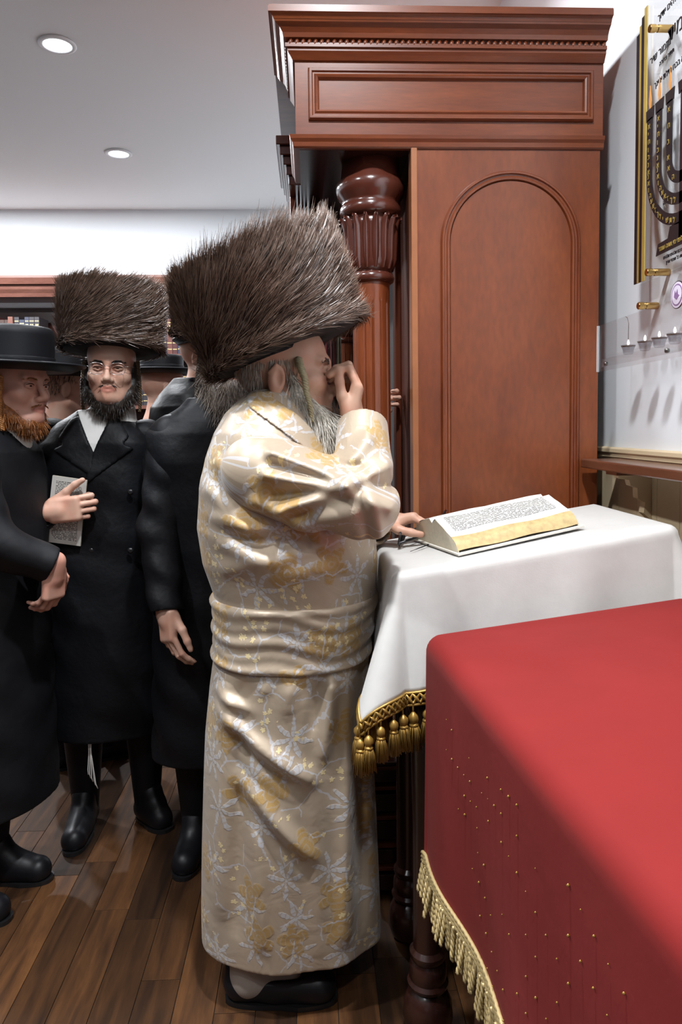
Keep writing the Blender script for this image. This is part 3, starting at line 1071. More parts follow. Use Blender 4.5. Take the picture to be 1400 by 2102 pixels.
# the middle of the front: a lower cornice with stepped mouldings, seen edge on
lcx, lcy0, lcy1 = W(566, 290, 2.52)[0], 2.52, 2.98
lz = W(566, 277, 2.52)[2]
for i, (dx, dz, hh) in enumerate(((0, 0, 0.03), (0.012, 0.03, 0.03), (0.022, 0.06, 0.028), (0.032, 0.088, 0.03), (0.040, 0.118, 0.03))):
    box('front_cornice_step', (lcx + dx, lcy0 + 0.012 * i, lz - dz - hh), (X0 + 0.1, lcy1 - 0.01 * i, lz - dz), M_CARVE, ark, bevel=0.003)
px_l = W(596, 420, 2.75)[0]
box('front_pilaster', (px_l, 2.70, 0.1), (px_l + 0.022, 2.80, lz - 0.14), M_MAHOG, ark, bevel=0.003)
for i in range(3):
    box('pilaster_flute', (px_l + 0.028 + 0.013 * i, 2.70 - 0.004, 0.1), (px_l + 0.036 + 0.013 * i, 2.78, lz - 0.10), M_CARVE, ark, bevel=0.002)
box('front_return', (px_l + 0.068, 2.72, 0.1), (px_l + 0.11, 2.76, lz - 0.05), M_DARKW, ark)
# arched panel on the side
a0, a1 = ax(905, 700), ax(1189, 700)
ac, ar = (a0 + a1) / 2, (a1 - a0) / 2
zs = az(351) - ar
zbot = 0.50
path = [(a0, zbot), (a1, zbot)] + [(ac + ar * math.cos(t), zs + ar * math.sin(t)) for t in np.linspace(0, PI, 33)]
arch_prof = [(0, 0), (0, 0.006), (-0.004, 0.012), (-0.009, 0.012), (-0.011, 0.007), (-0.016, 0.006), (-0.020, 0.010), (-0.025, 0.009), (-0.028, 0.0)]
MB().sweep(path, arch_prof, lambda a, b, w: (a, AY - w, b), closed=True).build('arch_moulding', M_MAHOG, ark, smooth='auto')
ri = ar - 0.029
pin = [(ac - ri, zbot + 0.029), (ac + ri, zbot + 0.029)] + [(ac + ri * math.cos(t), zs + ri * math.sin(t)) for t in np.linspace(0, PI, 33)]
MB().prism(pin, lambda a, b, w: (a, AY - w, b), 0.0, 0.004).build('arch_panel', M_PANEL, ark)
# plinth: stacked rails and mouldings down to the floor
for i, (zp, hh, dy) in enumerate(((0.02, 0.05, 0.05), (0.085, 0.012, 0.056), (0.10, 0.045, 0.045), (0.155, 0.012, 0.055), (0.17, 0.06, 0.04), (0.24, 0.012, 0.054), (0.26, 0.055, 0.045), (0.33, 0.012, 0.052), (0.35, 0.04, 0.045), (0.395, 0.012, 0.06), (0.41, 0.012, 0.064))):
    box('plinth_rail', (ax(735), AY - dy, zp), (X1, AY - 0.0005, zp + hh), M_MAHOGH if i % 2 else M_DARKW, ark, bevel=0.003)
box('plinth_core', (ax(735), AY + 0.001, 0.0), (X1 - 0.05, AB - 0.05, 0.40), M_DARKW, ark)


def column(cx, cy, zlo, zhi, r):
    n = 84
    sh = obj_col = MB()
    ncap = 14

    def flute(t, i):
        return 1 - 0.085 * (abs(((t * ncap / (2 * PI)) % 1) - 0.5) < 0.15) if 2 <= i <= 5 else 1
    zt = zhi - 0.36
    prof = [(r * 1.10, zlo), (r * 1.02, zlo + 0.03), (r * 1.0, zlo + 0.12), (r * 0.99, zlo + 0.121), (r * 0.93, zt - 0.063), (r * 0.93, zt - 0.062), (r * 0.93, zt - 0.05), (r * 0.93, zt)]
    MB().lathe(prof, (cx, cy, 0), n, rad=flute).build('column_shaft', M_MAHOG, ark, smooth='auto')
    MB().lathe([(r * 1.0, zt), (r * 1.13, zt + 0.006), (r * 1.18, zt + 0.016), (r * 1.1, zt + 0.028), (r * 1.0, zt + 0.032)], (cx, cy, 0), 32).build('column_ring', M_CARVE, ark, smooth=True)
    # bell of upright leaves
    MB().lathe([(r * 1.0, zt + 0.03), (r * 1.14, zt + 0.06), (r * 1.16, zt + 0.12), (r * 1.18, zt + 0.17), (r * 1.26, zt + 0.20)], (cx, cy, 0), 32).build('capital_bell', M_CARVE, ark, smooth=True)
    nl = 16
    leaf_p = None
    prof2 = [(0.04, 1.02, 0.6), (0.07, 1.20, 0.9), (0.12, 1.24, 1.0), (0.165, 1.27, 0.9), (0.185, 1.36, 0.75), (0.196, 1.46, 0.45), (0.188, 1.50, 0.15)]
    v, f = [], []
    w0 = 2 * PI * r * 1.15 / nl * 0.44
    for (dz, rr, ww) in prof2:
        for s, dd in ((-1, -0.006), (-0.5, 0.004), (0, 0.008), (0.5, 0.004), (1, -0.006)):
            v.append((r * rr + dd, s * w0 * ww, dz))
    for i in range(len(prof2) - 1):
        for k in range(4):
            f.append((i * 5 + k, i * 5 + k + 1, i * 5 + k + 6, i * 5 + k + 5))
    for i in range(nl):
        mw = Matrix.Translation((cx, cy, zt)) @ Matrix.Rotation(2 * PI * (i + 0.3) / nl, 4, 'Z')
        if leaf_p is None:
            leaf_p = obj('capital_leaf', v, f, M_CARVE, ark, True)
            leaf_p.matrix_basis = mw
        else:
            copy_part(leaf_p, ark, mw)
    MB().lathe([(r * 1.2, zt + 0.195), (r * 1.50, zt + 0.205), (r * 1.55, zt + 0.218), (r * 1.48, zt + 0.232), (r * 1.42, zt + 0.238), (r * 1.46, zt + 0.246), (r * 1.66, zt + 0.262), (r * 1.74, zt + 0.282), (r * 1.70, zt + 0.300), (r * 1.5, zt + 0.312), (r * 1.42, zhi)], (cx, cy, 0), 40).build('capital_crown', M_CARVE, ark, smooth=True)


CCX = W(762, 600, AY + 0.13)[0]
column(CCX, AY + 0.13, 0.42, ZB - 0.012, 0.061)
column(CCX, AB - 0.15, 0.42, ZB - 0.012, 0.061)

# the curtain: drawn to the side in folds, red with cream borders
cu0, cu1 = W(654, 400, 3.05)[0], W(697, 400, 3.05)[0]
ctz = W(675, 369, 3.0)[2]
cur = thing('ark_curtain', 'dark red velvet ark curtain with cream satin borders hanging behind the column', 'curtain', ((cu0 + cu1) / 2, 3.0, 0.4))


def curtain_strip(name, u0, u1, z0, z1, m, off=0.0):
    nu, v = 24, []
    for zi in (z0, z1):
        for i in range(nu + 1):
            u = u0 + (u1 - u0) * i / nu
            v.append((cu0 + (cu1 - cu0) * u + 0.012 * (1.41 - zi) / 3, 3.0 + 0.022 * math.sin(u * 17) + 0.10 * (u - 0.5) - off, zi))
    n1 = nu + 1
    th = [(p[0], p[1] + 0.012, p[2]) for p in v]
    f = [(i, i + 1, n1 + i + 1, n1 + i) for i in range(nu)]
    b = 2 * n1
    f += [(b + n1 + i, b + n1 + i + 1, b + i + 1, b + i) for i in range(nu)]
    f += [(i, b + i, b + i + 1, i + 1) for i in range(nu)] + [(n1 + i, n1 + i + 1, b + n1 + i + 1, b + n1 + i) for i in range(nu)]
    f += [(0, n1, b + n1, b), (nu, b + nu, b + n1 + nu, n1 + nu)]
    return obj(name, v + th, f, m, cur, True)


curtain_strip('velvet', 0.0, 0.80, 0.45, ctz - 0.10, M_CURTRED)
curtain_strip('cream_header', 0.0, 0.80, ctz - 0.0995, ctz, M_CREAM)
curtain_strip('cream_border', 0.801, 1.0, 0.45, ctz + 0.012, M_CREAM)
MB().tube([(cu0, 3.0, ctz + 0.03), (X0 + 0.01, 3.0, ctz + 0.03)], 0.008, 8).build('curtain_rod', M_BRASS, cur, smooth=True)

# ------------------------------------------------------------------ cloth over a table
class Drape:
    def __init__(s, origin, rot, la, lb, ztop, drop, rr=0.02, cb=0.35, cdrop=0.25, flare=0.06, wave=(0.012, 22)):
        s.o, s.la, s.lb, s.zt, s.drop, s.rr, s.cb, s.cd, s.fl, s.wave = np.array(origin), la, lb, ztop, drop, rr, cb, cdrop, flare, wave
        s.e1 = np.array([math.cos(rot), math.sin(rot)])
        s.e2 = np.array([math.sin(rot), -math.cos(rot)])

    def pt(s, a, b):
        """a, b: cloth coordinates; 0..la, 0..lb lies on the top"""
        a, b = np.asarray(a, float), np.asarray(b, float)
        ca, cb = np.clip(a, 0, s.la), np.clip(b, 0, s.lb)
        oa, ob = a - ca, b - cb
        m = np.maximum(np.abs(oa), np.abs(ob))
        ph = np.arctan2(np.abs(ob), np.abs(oa))
        s2 = np.sin(2 * ph) * ((np.abs(oa) > 1e-9) & (np.abs(ob) > 1e-9))
        r = m + (np.hypot(oa, ob) - m) * s.cd
        na, nb = np.sign(oa) * np.cos(ph), np.sign(ob) * np.sin(ph)
        arc = s.rr * PI / 2
        ro = np.where(r < arc, s.rr * np.sin(np.minimum(r, arc) / s.rr), s.rr)
        rest = np.maximum(r - arc, 0)
        dn = np.where(r < arc, s.rr * (1 - np.cos(np.minimum(r, arc) / s.rr)), s.rr + rest)
        fr = rest / s.drop
        ro = ro + s.fl * fr * s.drop + s.cb * s2 * rest
        dn = dn - 0.5 * (s.cb * s2) ** 2 * rest
        tang = np.where(np.abs(oa) > np.abs(ob), cb, ca)
        ro = ro + s.wave[0] * np.minimum(fr, 1) * (0.5 + 0.5 * np.sin(tang * s.wave[1] + 1.3) + 0.4 * np.sin(tang * s.wave[1] * 1.9)) * (1 - s2)
        A, B = ca + na * ro, cb + nb * ro
        xy = s.o[None] + A.ravel()[:, None] * s.e1 + B.ravel()[:, None] * s.e2
        z = s.zt(np.clip(A, 0, s.la), np.clip(B, 0, s.lb)).ravel() - dn.ravel()
        return np.column_stack([xy, z])

    def cloth(s, name, m, parent, step=0.012):
        fine = np.linspace(0, 0.05, 7)[:-1]
        ed = np.concatenate([fine, np.arange(0.05, s.drop, step), [s.drop]])
        A = np.concatenate([-ed[::-1], np.arange(step, s.la, step), s.la + ed])
        B = np.concatenate([-ed[::-1], np.arange(step, s.lb, step), s.lb + ed])
        a, b = np.meshgrid(A, B, indexing='ij')
        V = s.pt(a, b)
        n, k = a.shape
        i = (np.arange(n - 1)[:, None] * k + np.arange(k - 1)[None]).ravel()
        F = np.stack([i, i + 1, i + k + 1, i + k], 1)
        o = obj(name, V, F, m, parent, True)
        sd = o.modifiers.new('thickness', 'SOLIDIFY')
        sd.thickness = 0.003
        sd.offset = -1
        return o

    def hem(s, sides, n=400, at=1.0):
        """points along the hem on the named sides, in order, evenly spaced"""
        d = s.drop * at
        pts = []
        cor = {'left': ((-d, -d), (-d, s.lb + d)), 'near': ((-d, s.lb + d), (s.la + d, s.lb + d)), 'far': ((s.la + d, -d), (-d, -d))}
        for q in sides:
            (a0, b0), (a1, b1) = cor[q]
            t = np.linspace(0, 1, n)
            pts.append(np.column_stack([a0 + (a1 - a0) * t, b0 + (b1 - b0) * t]))
        ab = np.concatenate(pts)
        return s.pt(ab[:, 0], ab[:, 1])


def resample(P, step):
    seg = np.linalg.norm(np.diff(P, axis=0), axis=1)
    L = np.concatenate([[0], np.cumsum(seg)])
    t = np.arange(step / 2, L[-1], step)
    return np.column_stack([np.interp(t, L, P[:, i]) for i in range(3)])


# reading stand with a slanting top, under the white cloth
WX0, WX1, WY0, WY1 = 0.195, 0.785, 1.565, 1.985
WZ0, WSL = 1.095, 0.155
stand = thing('reading_stand', 'dark wooden prayer stand with turned legs under the white cloth', 'stand', (0.49, 1.77, 0))
zt = lambda xx: WZ0 - 0.012 + (xx - WX0) * WSL
MB().prism([(WX0 + 0.01, zt(WX0) - 0.03), (WX1 - 0.01, zt(WX1) - 0.03), (WX1 - 0.01, zt(WX1)), (WX0 + 0.01, zt(WX0))], lambda a, b, w: (a, w, b), WY0 + 0.01, WY1 - 0.01).build('slanting_top', M_DARKW, stand, bevel=0.004)
box('apron', (WX0 + 0.05, WY0 + 0.03, 0.93), (WX1 - 0.05, WY0 + 0.055, 1.06), M_DARKW, stand)
box('apron', (WX0 + 0.05, WY1 - 0.055, 0.93), (WX1 - 0.05, WY1 - 0.03, 1.06), M_DARKW, stand)
lp = [(0.030, 0.0), (0.050, 0.012), (0.058, 0.04), (0.056, 0.075), (0.045, 0.10), (0.036, 0.108), (0.046, 0.116), (0.048, 0.124), (0.042, 0.132), (0.044, 0.146), (0.042, 0.165), (0.036, 0.176), (0.042, 0.186), (0.042, 0.196), (0.034, 0.206), (0.033, 0.5), (0.038, 0.75), (0.046, 0.80), (0.040, 0.83), (0.046, 0.86), (0.046, 1.045)]
leg = None
for (lx, ly) in ((WX0 + 0.062, WY1 - 0.05), (WX0 + 0.062, WY0 + 0.05), (WX1 - 0.06, WY1 - 0.05), (WX1 - 0.06, WY0 + 0.05)):
    if leg is None:
        leg = MB().lathe(lp, (0, 0, 0), 24).build('leg', M_DARKW, stand, smooth='auto')
        leg.matrix_basis = Matrix.Translation((lx, ly, 0))
    else:
        copy_part(leg, stand, Matrix.Translation((lx, ly, 0)))

wcl = thing('white_tablecloth', 'white damask cloth with gold tasselled edge draped over the prayer stand', 'tablecloth', (0.49, 1.77, 1.15))
WD = Drape((WX0, WY1), 0.0, WX1 - WX0, WY1 - WY0, lambda a, b: WZ0 + a * WSL, 0.265, rr=0.022, cb=0.34, cdrop=0.55, flare=0.06, wave=(0.020, 20))
WD.cloth('cloth', M_WHITECL, wcl)
hem = WD.hem(['far', 'left', 'near'], 300)
hem = np.array([p for p in hem])
# keep only the stretch of hem round the reader's side that the room sees
cen = np.array([0.49, 1.77])


def braid_band(path, name, m, parent, width, r, pitch):
    """a plaited band: two rope edges and crossing loops, following the hem"""
    P = resample(path, pitch)
    mb = MB()
    dn = np.array([0, 0, -1.0])
    for k, off in enumerate((0.0, width)):
        mb.tube([p + dn * off for p in P], r * 0.8, 5)
    amp = width / 2
    for s in (0, 1):
        q = []
        for i, p in enumerate(P):
            ph = i * PI / 2 + s * PI
            t = P[min(i + 1, len(P) - 1)] - P[max(i - 1, 0)]
            nr = np.cross(t, dn)
            nr /= np.linalg.norm(nr) + 1e-9
            q.append(p + dn * (amp + amp * 0.8 * math.sin(ph)) - nr * 0.002 * math.cos(ph))
        mb.tube(q, r, 5)
    o = mb.build(name, m, parent, smooth=True)
    o['kind'] = 'stuff'
    return o


braid_band(hem, 'gold_braid', M_GOLDTH, wcl, 0.026, 0.0042, 0.0075)
# tassels
tm = MB()
tm.tube([(0, 0, 0.0), (0, 0, -0.016)], 0.0018, 5)
tm.lathe([(0.001, -0.036), (0.0065, -0.034), (0.0095, -0.027), (0.0085, -0.020), (0.005, -0.016), (0.002, -0.013)][::1], (0, 0, 0), 10, rad=lambda t, i: 1 + 0.09 * math.cos(5 * t))
_g = np.random.default_rng(2)
for _ring, _nn in ((1.0, 26), (0.6, 14)):
    for _k in range(_nn):
        _t = 2 * PI * (_k + _g.uniform(-0.3, 0.3)) / _nn
        _w = _ring * _g.uniform(0.85, 1.15)
        _e = -0.084 + _g.uniform(-0.004, 0.005)
        tm.tube([(0.0055 * _ring * math.cos(_t), 0.0055 * _ring * math.sin(_t), -0.034), (0.0100 * _w * math.cos(_t), 0.0100 * _w * math.sin(_t), -0.050), (0.0135 * _w * math.cos(_t), 0.0135 * _w * math.sin(_t), _e)], 0.0011, 3)
tm.lathe([(0.0088, -0.0395), (0.0092, -0.037), (0.007, -0.034)], (0, 0, 0), 10)
tass = None
for p in resample(hem, 0.031):
    mw = Matrix.Translation((p[0], p[1], p[2] - 0.026)) @ Matrix.Rotation(random.uniform(0, 3), 4, 'Z') @ Matrix.Rotation(random.uniform(-0.09, 0.09), 4, 'X') @ Matrix.Scale(random.uniform(1.02, 1.18), 4)
    if tass is None:
        tass = tm.build('tassel', M_GOLDTH, wcl, smooth=True)
        tass.matrix_basis = mw
    else:
        copy_part(tass, wcl, mw)

# ------------------------------------------------------------------ table under the red velvet
RROT = math.radians(4.7)
RO = (0.258, 1.400)
RLA, RLB = 0.50, 1.12
rtab = thing('reading_table', 'dark wooden table under the red velvet cloth', 'table', (0.6, 0.9, 0))
RD = Drape(RO, RROT, RLA, RLB, lambda a, b: 1.0 + 0.10 * a, 0.475, rr=0.035, cb=0.05, cdrop=0.1, flare=-0.03, wave=(0.016, 9))


def rpt(a, b, z):
    q = RD.o + a * RD.e1 + b * RD.e2
    return (q[0], q[1], z)


MB().prism([(0.012, 0.95), (RLA - 0.012, 0.95), (RLA - 0.012, 0.992 + 0.10 * RLA), (0.012, 0.992)], lambda a, b, w: rpt(a, w, b), 0.012, RLB - 0.012).build('table_top', M_DARKW, rtab)
leg2 = None
for (a, b) in ((0.07, 0.07), (RLA - 0.07, 0.07), (0.07, RLB - 0.07), (RLA - 0.07, RLB - 0.07)):
    q = rpt(a, b, 0)
    if leg2 is None:
        leg2 = MB().lathe([(r * 0.9, z * 0.99 if z < 0.3 else z * 0.91) for r, z in lp], (0, 0, 0), 24).build('leg', M_DARKW, rtab, smooth='auto')
        leg2.matrix_basis = Matrix.Translation(q)
    else:
        copy_part(leg2, rtab, Matrix.Translation(q))
rcl = thing('red_velvet_cloth', 'bright red velvet table cover with pale gold fringe, in the foreground', 'tablecloth', (0.6, 0.9, 1.0))
RD.cloth('velvet', M_RED, rcl, 0.014)
rh = RD.hem(['left'], 500)
rh = np.array([p for p in rh if p[1] > 0.45])
mb = MB()
P = resample(rh, 0.007)
for off in (0.0, 0.008, 0.016):
    mb.tube([p + np.array([-0.002, 0, -off + 0.012]) + np.array([-0.0012, 0, 0]) * (i % 2) for i, p in enumerate(P)], [0.0042 if i % 2 else 0.0034 for i in range(len(P))], 6)
gb = mb.build('gimp_braid', M_PALEG, rcl, smooth=True)
# twisted fringe cords, each its own
cm = MB()
for s in (0, 1):
    cm.tube([(0.0022 * math.cos(i * 0.9 + s * PI), 0.0022 * math.sin(i * 0.9 + s * PI), -0.0031 * i) for i in range(21)], 0.0027, 5)
cord = None
for i, p in enumerate(resample(rh, 0.0058)):
    mw = Matrix.Translation((p[0] - 0.002 + random.uniform(-0.003, 0.003), p[1], p[2] - 0.004)) @ Matrix.Rotation(random.gauss(0, 0.13), 4, 'X') @ Matrix.Rotation(random.gauss(0.06, 0.12), 4, 'Y') @ Matrix.Scale(random.uniform(0.8, 1.12), 4)
    if cord is None:
        cord = cm.build('fringe_cord', M_PALEG, rcl, smooth=True)
        cord.matrix_basis = mw
    else:
        copy_part(cord, rcl, mw)
# scattered gold stitches in slanting rows on the hanging side
sq = MB()
for row in range(8):
    s0 = 0.10 + 0.045 * row
    for k in range(26):
        if random.random() < 0.42:
            continue
        u = k / 26
        a_ = -(s0 + 0.02 * math.sin(u * 9 + row)) - 0.02
        b_ = 0.12 + 0.03 * row + u * 0.8
        p = RD.pt([a_], [b_])[0]
        r_ = random.uniform(0.0009, 0.0023)
        sq.lathe([(0.0003, -r_), (r_, 0), (0.0003, r_)], (p[0] - 0.002, p[1], p[2]), 6)
st = sq.build('gold_stitches', M_GOLDTH, rcl, smooth=True)
st['kind'] = 'stuff'

# ------------------------------------------------------------------ the open prayer book
bk = thing('prayer_book', 'open white prayer book with gilt page edges lying on the white cloth', 'book', (0.45, 1.72, 1.14))
bl = W(945, 1143, 1.60)
br = W(1193, 1086, 1.66)
xd = br - bl
BL = float(np.linalg.norm(xd))
eu = xd / BL                                       # along the spine, away from the reader
slope_n = np.array([-WSL, 0, 1.0])
slope_n /= np.linalg.norm(slope_n)
ev = np.cross(slope_n, eu)
ev /= np.linalg.norm(ev)                           # across the book, away from us
en = np.cross(eu, ev)
HWID = 0.150                                       # half width
zc = WZ0 + (bl[0] - WX0) * WSL + 0.004
B0 = np.array([bl[0], bl[1], zc])


def bp(u, v, h):
    return B0 + eu * u + ev * v + en * h


def page_h(v):
    """height of the opened leaves across the book: near half slopes up to a hump by the spine"""
    t = v / HWID
    return np.interp(t, [0.06, 0.13, 0.25, 0.55, 0.85, 1.0, 1.1, 1.4, 1.8, 1.94], [0.008, 0.026, 0.036, 0.056, 0.070, 0.058, 0.070, 0.062, 0.045, 0.008])


MB().box((0, 0, 0), (1, 1, 1))
cv = MB()
cv.prism([(-0.006, -0.004), (BL + 0.006, -0.004), (BL + 0.006, HWID * 2 + 0.004), (-0.006, HWID * 2 + 0.004)], lambda a, b, w: bp(a, b, w), 0.0, 0.004)
cv.build('cover', M_COVER, bk)
vs = np.concatenate([np.linspace(0.06, 0.25, 7), np.linspace(0.3, 1.0, 14), np.linspace(1.03, 1.94, 14)]) * HWID


def leaves(name, va, m, printed=True):
    us = np.linspace(0, BL, 24)
    V, A = [], []
    for v in va:
        for u in us:
            h = page_h(v) + 0.0015 * math.sin(u * 40 + v * 60)
            V.append(bp(u, v, h))
            ins = 1.0 if (0.02 < u < BL - 0.02 and 0.36 * HWID < v < 0.9 * HWID) else 0.0
            A.append((u, v, ins))
    n = len(us)
    F = [(i * n + k, i * n + k + 1, (i + 1) * n + k + 1, (i + 1) * n + k) for i in range(len(va) - 1) for k in range(n - 1)]
    return obj(name, V, F, m, bk, True, {'pat': A})


leaves('near_page', [v for v in vs if 0.24 * HWID <= v <= HWID], M_PAPER)
leaves('gilt_edge', [v for v in vs if v <= 0.26 * HWID], M_GILT)
leaves('far_page', [v for v in vs if v >= HWID], M_PAPER)
for u0, nm in ((0.0, 'page_block_end'), (BL, 'page_block_end')):
    poly = [(v, page_h(v) - 0.0008) for v in vs] + [(1.94 * HWID, 0.004), (0.06 * HWID, 0.004)]
    MB().prism(poly, lambda a, b, w: bp(w, a, b), u0 if u0 == 0 else BL - 0.002, u0 + 0.002 if u0 == 0 else BL).build(nm, M_PAGEE, bk)

# spectacles beside the book, one black temple reaching under the page
sp_ = thing('reading_glasses', 'black framed reading glasses lying folded open beside the book', 'glasses', (0.28, 1.72, 1.12))


def tz(xx, h=0.0):
    return WZ0 + (xx - WX0) * WSL + 0.003 + h


def onst(px, py, h=0.0):
    """where a pixel meets the slanting top of the stand, raised by h"""
    d = _f + _r * (px - PPX) / FPX - _u * (py - PPY) / FPX
    s = (WZ0 + 0.003 + h - WX0 * WSL - CAM_H) / (d[2] - WSL * d[0])
    return d * s + np.array([0, 0, CAM_H])


g0, g1 = onst(817, 1124, 0.004), onst(850, 1075, 0.004)
ga = (g1 - g0)
gl = np.linalg.norm(ga)
ga /= gl
gup = np.array([0.12, -0.05, 1.0])
gup /= np.linalg.norm(gup)
gl = min(max(gl, 0.11), 0.135)
for s in (0.24, 0.76):
    c = g0 + ga * gl * s + gup * 0.019
    ring = [c + ga * 0.026 * math.copysign(abs(math.cos(t)) ** 0.7, math.cos(t)) + gup * 0.019 * math.copysign(abs(math.sin(t)) ** 0.7, math.sin(t)) for t in np.linspace(0, 2 * PI, 24, endpoint=False)]
    rim = MB().tube(ring, 0.0030, 6, closed=True).build('rim', M_BLKPL, sp_, smooth=True)
    nrm = np.cross(ga, gup)
    MB().add([p + nrm * 0.0006 for p in ring] + [p - nrm * 0.0006 for p in ring], [tuple(range(24)), tuple(range(47, 23, -1))]).build('lens', M_LENS, rim)
MB().tube([g0 + ga * gl * 0.44 + gup * 0.024, g0 + ga * gl * 0.5 + gup * 0.027, g0 + ga * gl * 0.56 + gup * 0.024], 0.002, 6).build('bridge', M_BLKPL, sp_, smooth=True)
h0 = g0 + gup * 0.010
e1_ = onst(897, 1088, 0.012)
MB().tube([h0, h0 * 0.5 + e1_ * 0.5, e1_, e1_ + np.array([0.018, 0.02, -0.004])], 0.0034, 6).build('temple', M_BLKPL, sp_, smooth=True)
h1 = g0 + ga * gl + gup * 0.012
e2_ = onst(905, 1062, 0.012)
MB().tube([h1, h1 * 0.5 + e2_ * 0.5, e2_, e2_ + np.array([0.018, 0.012, 0.02])], 0.0026, 6).build('temple', M_BLKPL, sp_, smooth=True)
# a slim page ribbon or pen lying nearer
q0, q1 = onst(842, 1132, 0.003), onst(905, 1108, 0.004)
pen = MB().tube([q0, q0 * 0.6 + q1 * 0.4, q1], [0.0006, 0.0016, 0.0024], 6).build('page_pointer', M_BLKPL, smooth=True)
tag(pen, 'thin dark pointer lying on the white cloth below the glasses', 'pointer')

# ------------------------------------------------------------------ on the right wall
def wl(y, z, w):
    """place on the right wall: w is the distance out into the room"""
    return (WALLX - w, y, z)


def hebrew(name, txt, m, parent, y_left, z, size, w, thick=0.0008):
    """letters printed on a wall-parallel board, left end at y_left; txt is in reading order"""
    cu = bpy.data.curves.new(name, 'FONT')
    cu.body = txt[::-1]
    cu.size = size
    cu.align_x = 'LEFT'
    cu.extrude = thick
    cu.resolution_u = 2
    o = bpy.data.objects.new(name, cu)
    COL.objects.link(o)
    dg = bpy.context.evaluated_depsgraph_get()
    me = bpy.data.meshes.new_from_object(o.evaluated_get(dg))
    bpy.data.objects.remove(o)
    vv = np.array([v.co[:] for v in me.vertices]) if len(me.vertices) else np.zeros((1, 3))
    V = [wl(y_left - p[0], z + p[1], w + 0.0008 + p[2]) for p in vv]
    F = [tuple(p.vertices) for p in me.polygons]
    o = obj(name, V, F, m, parent)
    if len(txt) > 1:
        o['kind'] = 'stuff'
    return o


SY1, SZ1, SZ0, SW_ = W(1319, 330, 1.96)[1], W(1319, 74, 1.955)[2], W(1318, 584, 1.955)[2], 0.052
SY0 = SY1 - 0.50
sign = thing('menorah_plaque', 'clear acrylic wall plaque printed with a black lampstand and Hebrew lines', 'plaque', (WALLX, (SY0 + SY1) / 2, SZ0))
box('acrylic_board', (WALLX - SW_, SY0, SZ0), (WALLX - SW_ + 0.005, SY1 - 0.030, SZ1 + 0.09), M_ACRYL, sign)
sw0 = SW_ + 0.0005
for i, (a, b, m) in enumerate(((0.0, 0.0175, M_BLACKP), (0.0176, 0.0285, M_GOLDP), (0.0286, 0.0440, M_BLACKP), (0.0441, 0.0590, M_GOLDP))):
    MB().box((WALLX - sw0 - 0.003, SY1 - b, SZ0 - 0.004 * 0), (WALLX - sw0, SY1 - a, SZ1 + 0.016 * i)).build('border_stripe', m, sign, recalc=False)
mc, mz = SY1 - 0.245, 1.945                       # foot of the arms
M3 = lambda a, b, w: wl(mc + a, b, SW_ + 0.001 + w)
st_w = 0.027
mt = 2.185
for i, rr in enumerate((0.165, 0.115, 0.062)):
    path = [(rr, mt)] + [(rr * math.cos(t), mz + 0.1 + (rr * 0.92) * math.sin(t) - 0.0) for t in np.linspace(0, -PI, 25)] + [(-rr, mt)]
    MB().sweep(path, [(-st_w / 2, 0), (st_w / 2, 0), (st_w / 2, 0.002), (-st_w / 2, 0.002)], M3).build('lampstand_arm', M_BLACKP, sign)
MB().prism([(-0.009, 1.84), (0.009, 1.84), (0.009, mt), (-0.009, mt)], M3, 0, 0.002).build('lampstand_stem', M_BLACKP, sign)
MB().prism([(-0.122, 1.828), (0.122, 1.828), (0.112, 1.856), (0.062, 1.858), (0.052, 1.884), (-0.052, 1.884), (-0.062, 1.858), (-0.112, 1.856)], M3, 0, 0.002).build('lampstand_base', M_BLACKP, sign)
for s in (0.165, 0.115, 0.062, 0.0, -0.062, -0.115, -0.165):
    MB().prism([(s - 0.019, mt - 0.004), (s + 0.019, mt - 0.004), (s + 0.022, mt + 0.024), (s - 0.022, mt + 0.024)], M3, 0, 0.002).build('lamp_cup', M_BLACKP, sign)
    MB().prism([(s - 0.003, mt + 0.023), (s + 0.003, mt + 0.023), (s + 0.007, mt + 0.040), (s + 0.001, mt + 0.082), (s - 0.006, mt + 0.042)], M3, 0, 0.002).build('printed_flame', M_ORANGE, sign)
# tiny gold letters running down the arms: words of the psalm, one letter after another
ps = 'אלהיםיחננוויברכנויארפניואתנוסלהלדעתבארץדרכךבכלגויםישועתך'
for rr in (0.165, 0.115, 0.062):
    path = [(rr, z_) for z_ in np.arange(mt - 0.018, mz + 0.1, -0.019)] + [(rr * math.cos(t), mz + 0.1 + rr * 0.92 * math.sin(t)) for t in np.arange(-0.02, -PI / 2 + 0.1, -0.019 / rr)]
    for k, (a, b) in enumerate(path):
        if rr == 0.062 and k % 2:
            continue
        hebrew('gold_letter', ps[(k * 3) % len(ps)], M_GOLDP, sign, mc + a + 0.0065, b - 0.008, 0.019, SW_ + 0.0035, 0.0004)
hebrew('gold_letter', 'לפני מי אתה עומד', M_GOLDP, sign, mc + 0.105, 1.836, 0.016, SW_ + 0.0035, 0.0004)
hebrew('hebrew_line', 'שויתי ה׳ לנגדי תמיד', M_BLACKP, sign, 1.792, 2.325, 0.052, SW_ + 0.001)
hebrew('hebrew_line', 'מזמור שיר', M_BLACKP, sign, 1.885, 2.318, 0.026, SW_ + 0.001)
hebrew('hebrew_line', 'יודוך עמים אלהים יודוך', M_BLACKP, sign, 1.845, 2.405, 0.022, SW_ + 0.001)
hebrew('hebrew_line', 'אנא בכח גדלת ימינך', M_BLACKP, sign, 1.86, 2.250, 0.020, SW_ + 0.001)
hebrew('hebrew_line', 'תתיר צרורה', M_BLACKP, sign, 1.835, 2.292, 0.015, SW_ + 0.001)
hebrew('hebrew_line', 'יברכנו אלהים אלהינו', M_BLACKP, sign, 1.80, 1.812, 0.012, SW_ + 0.001)
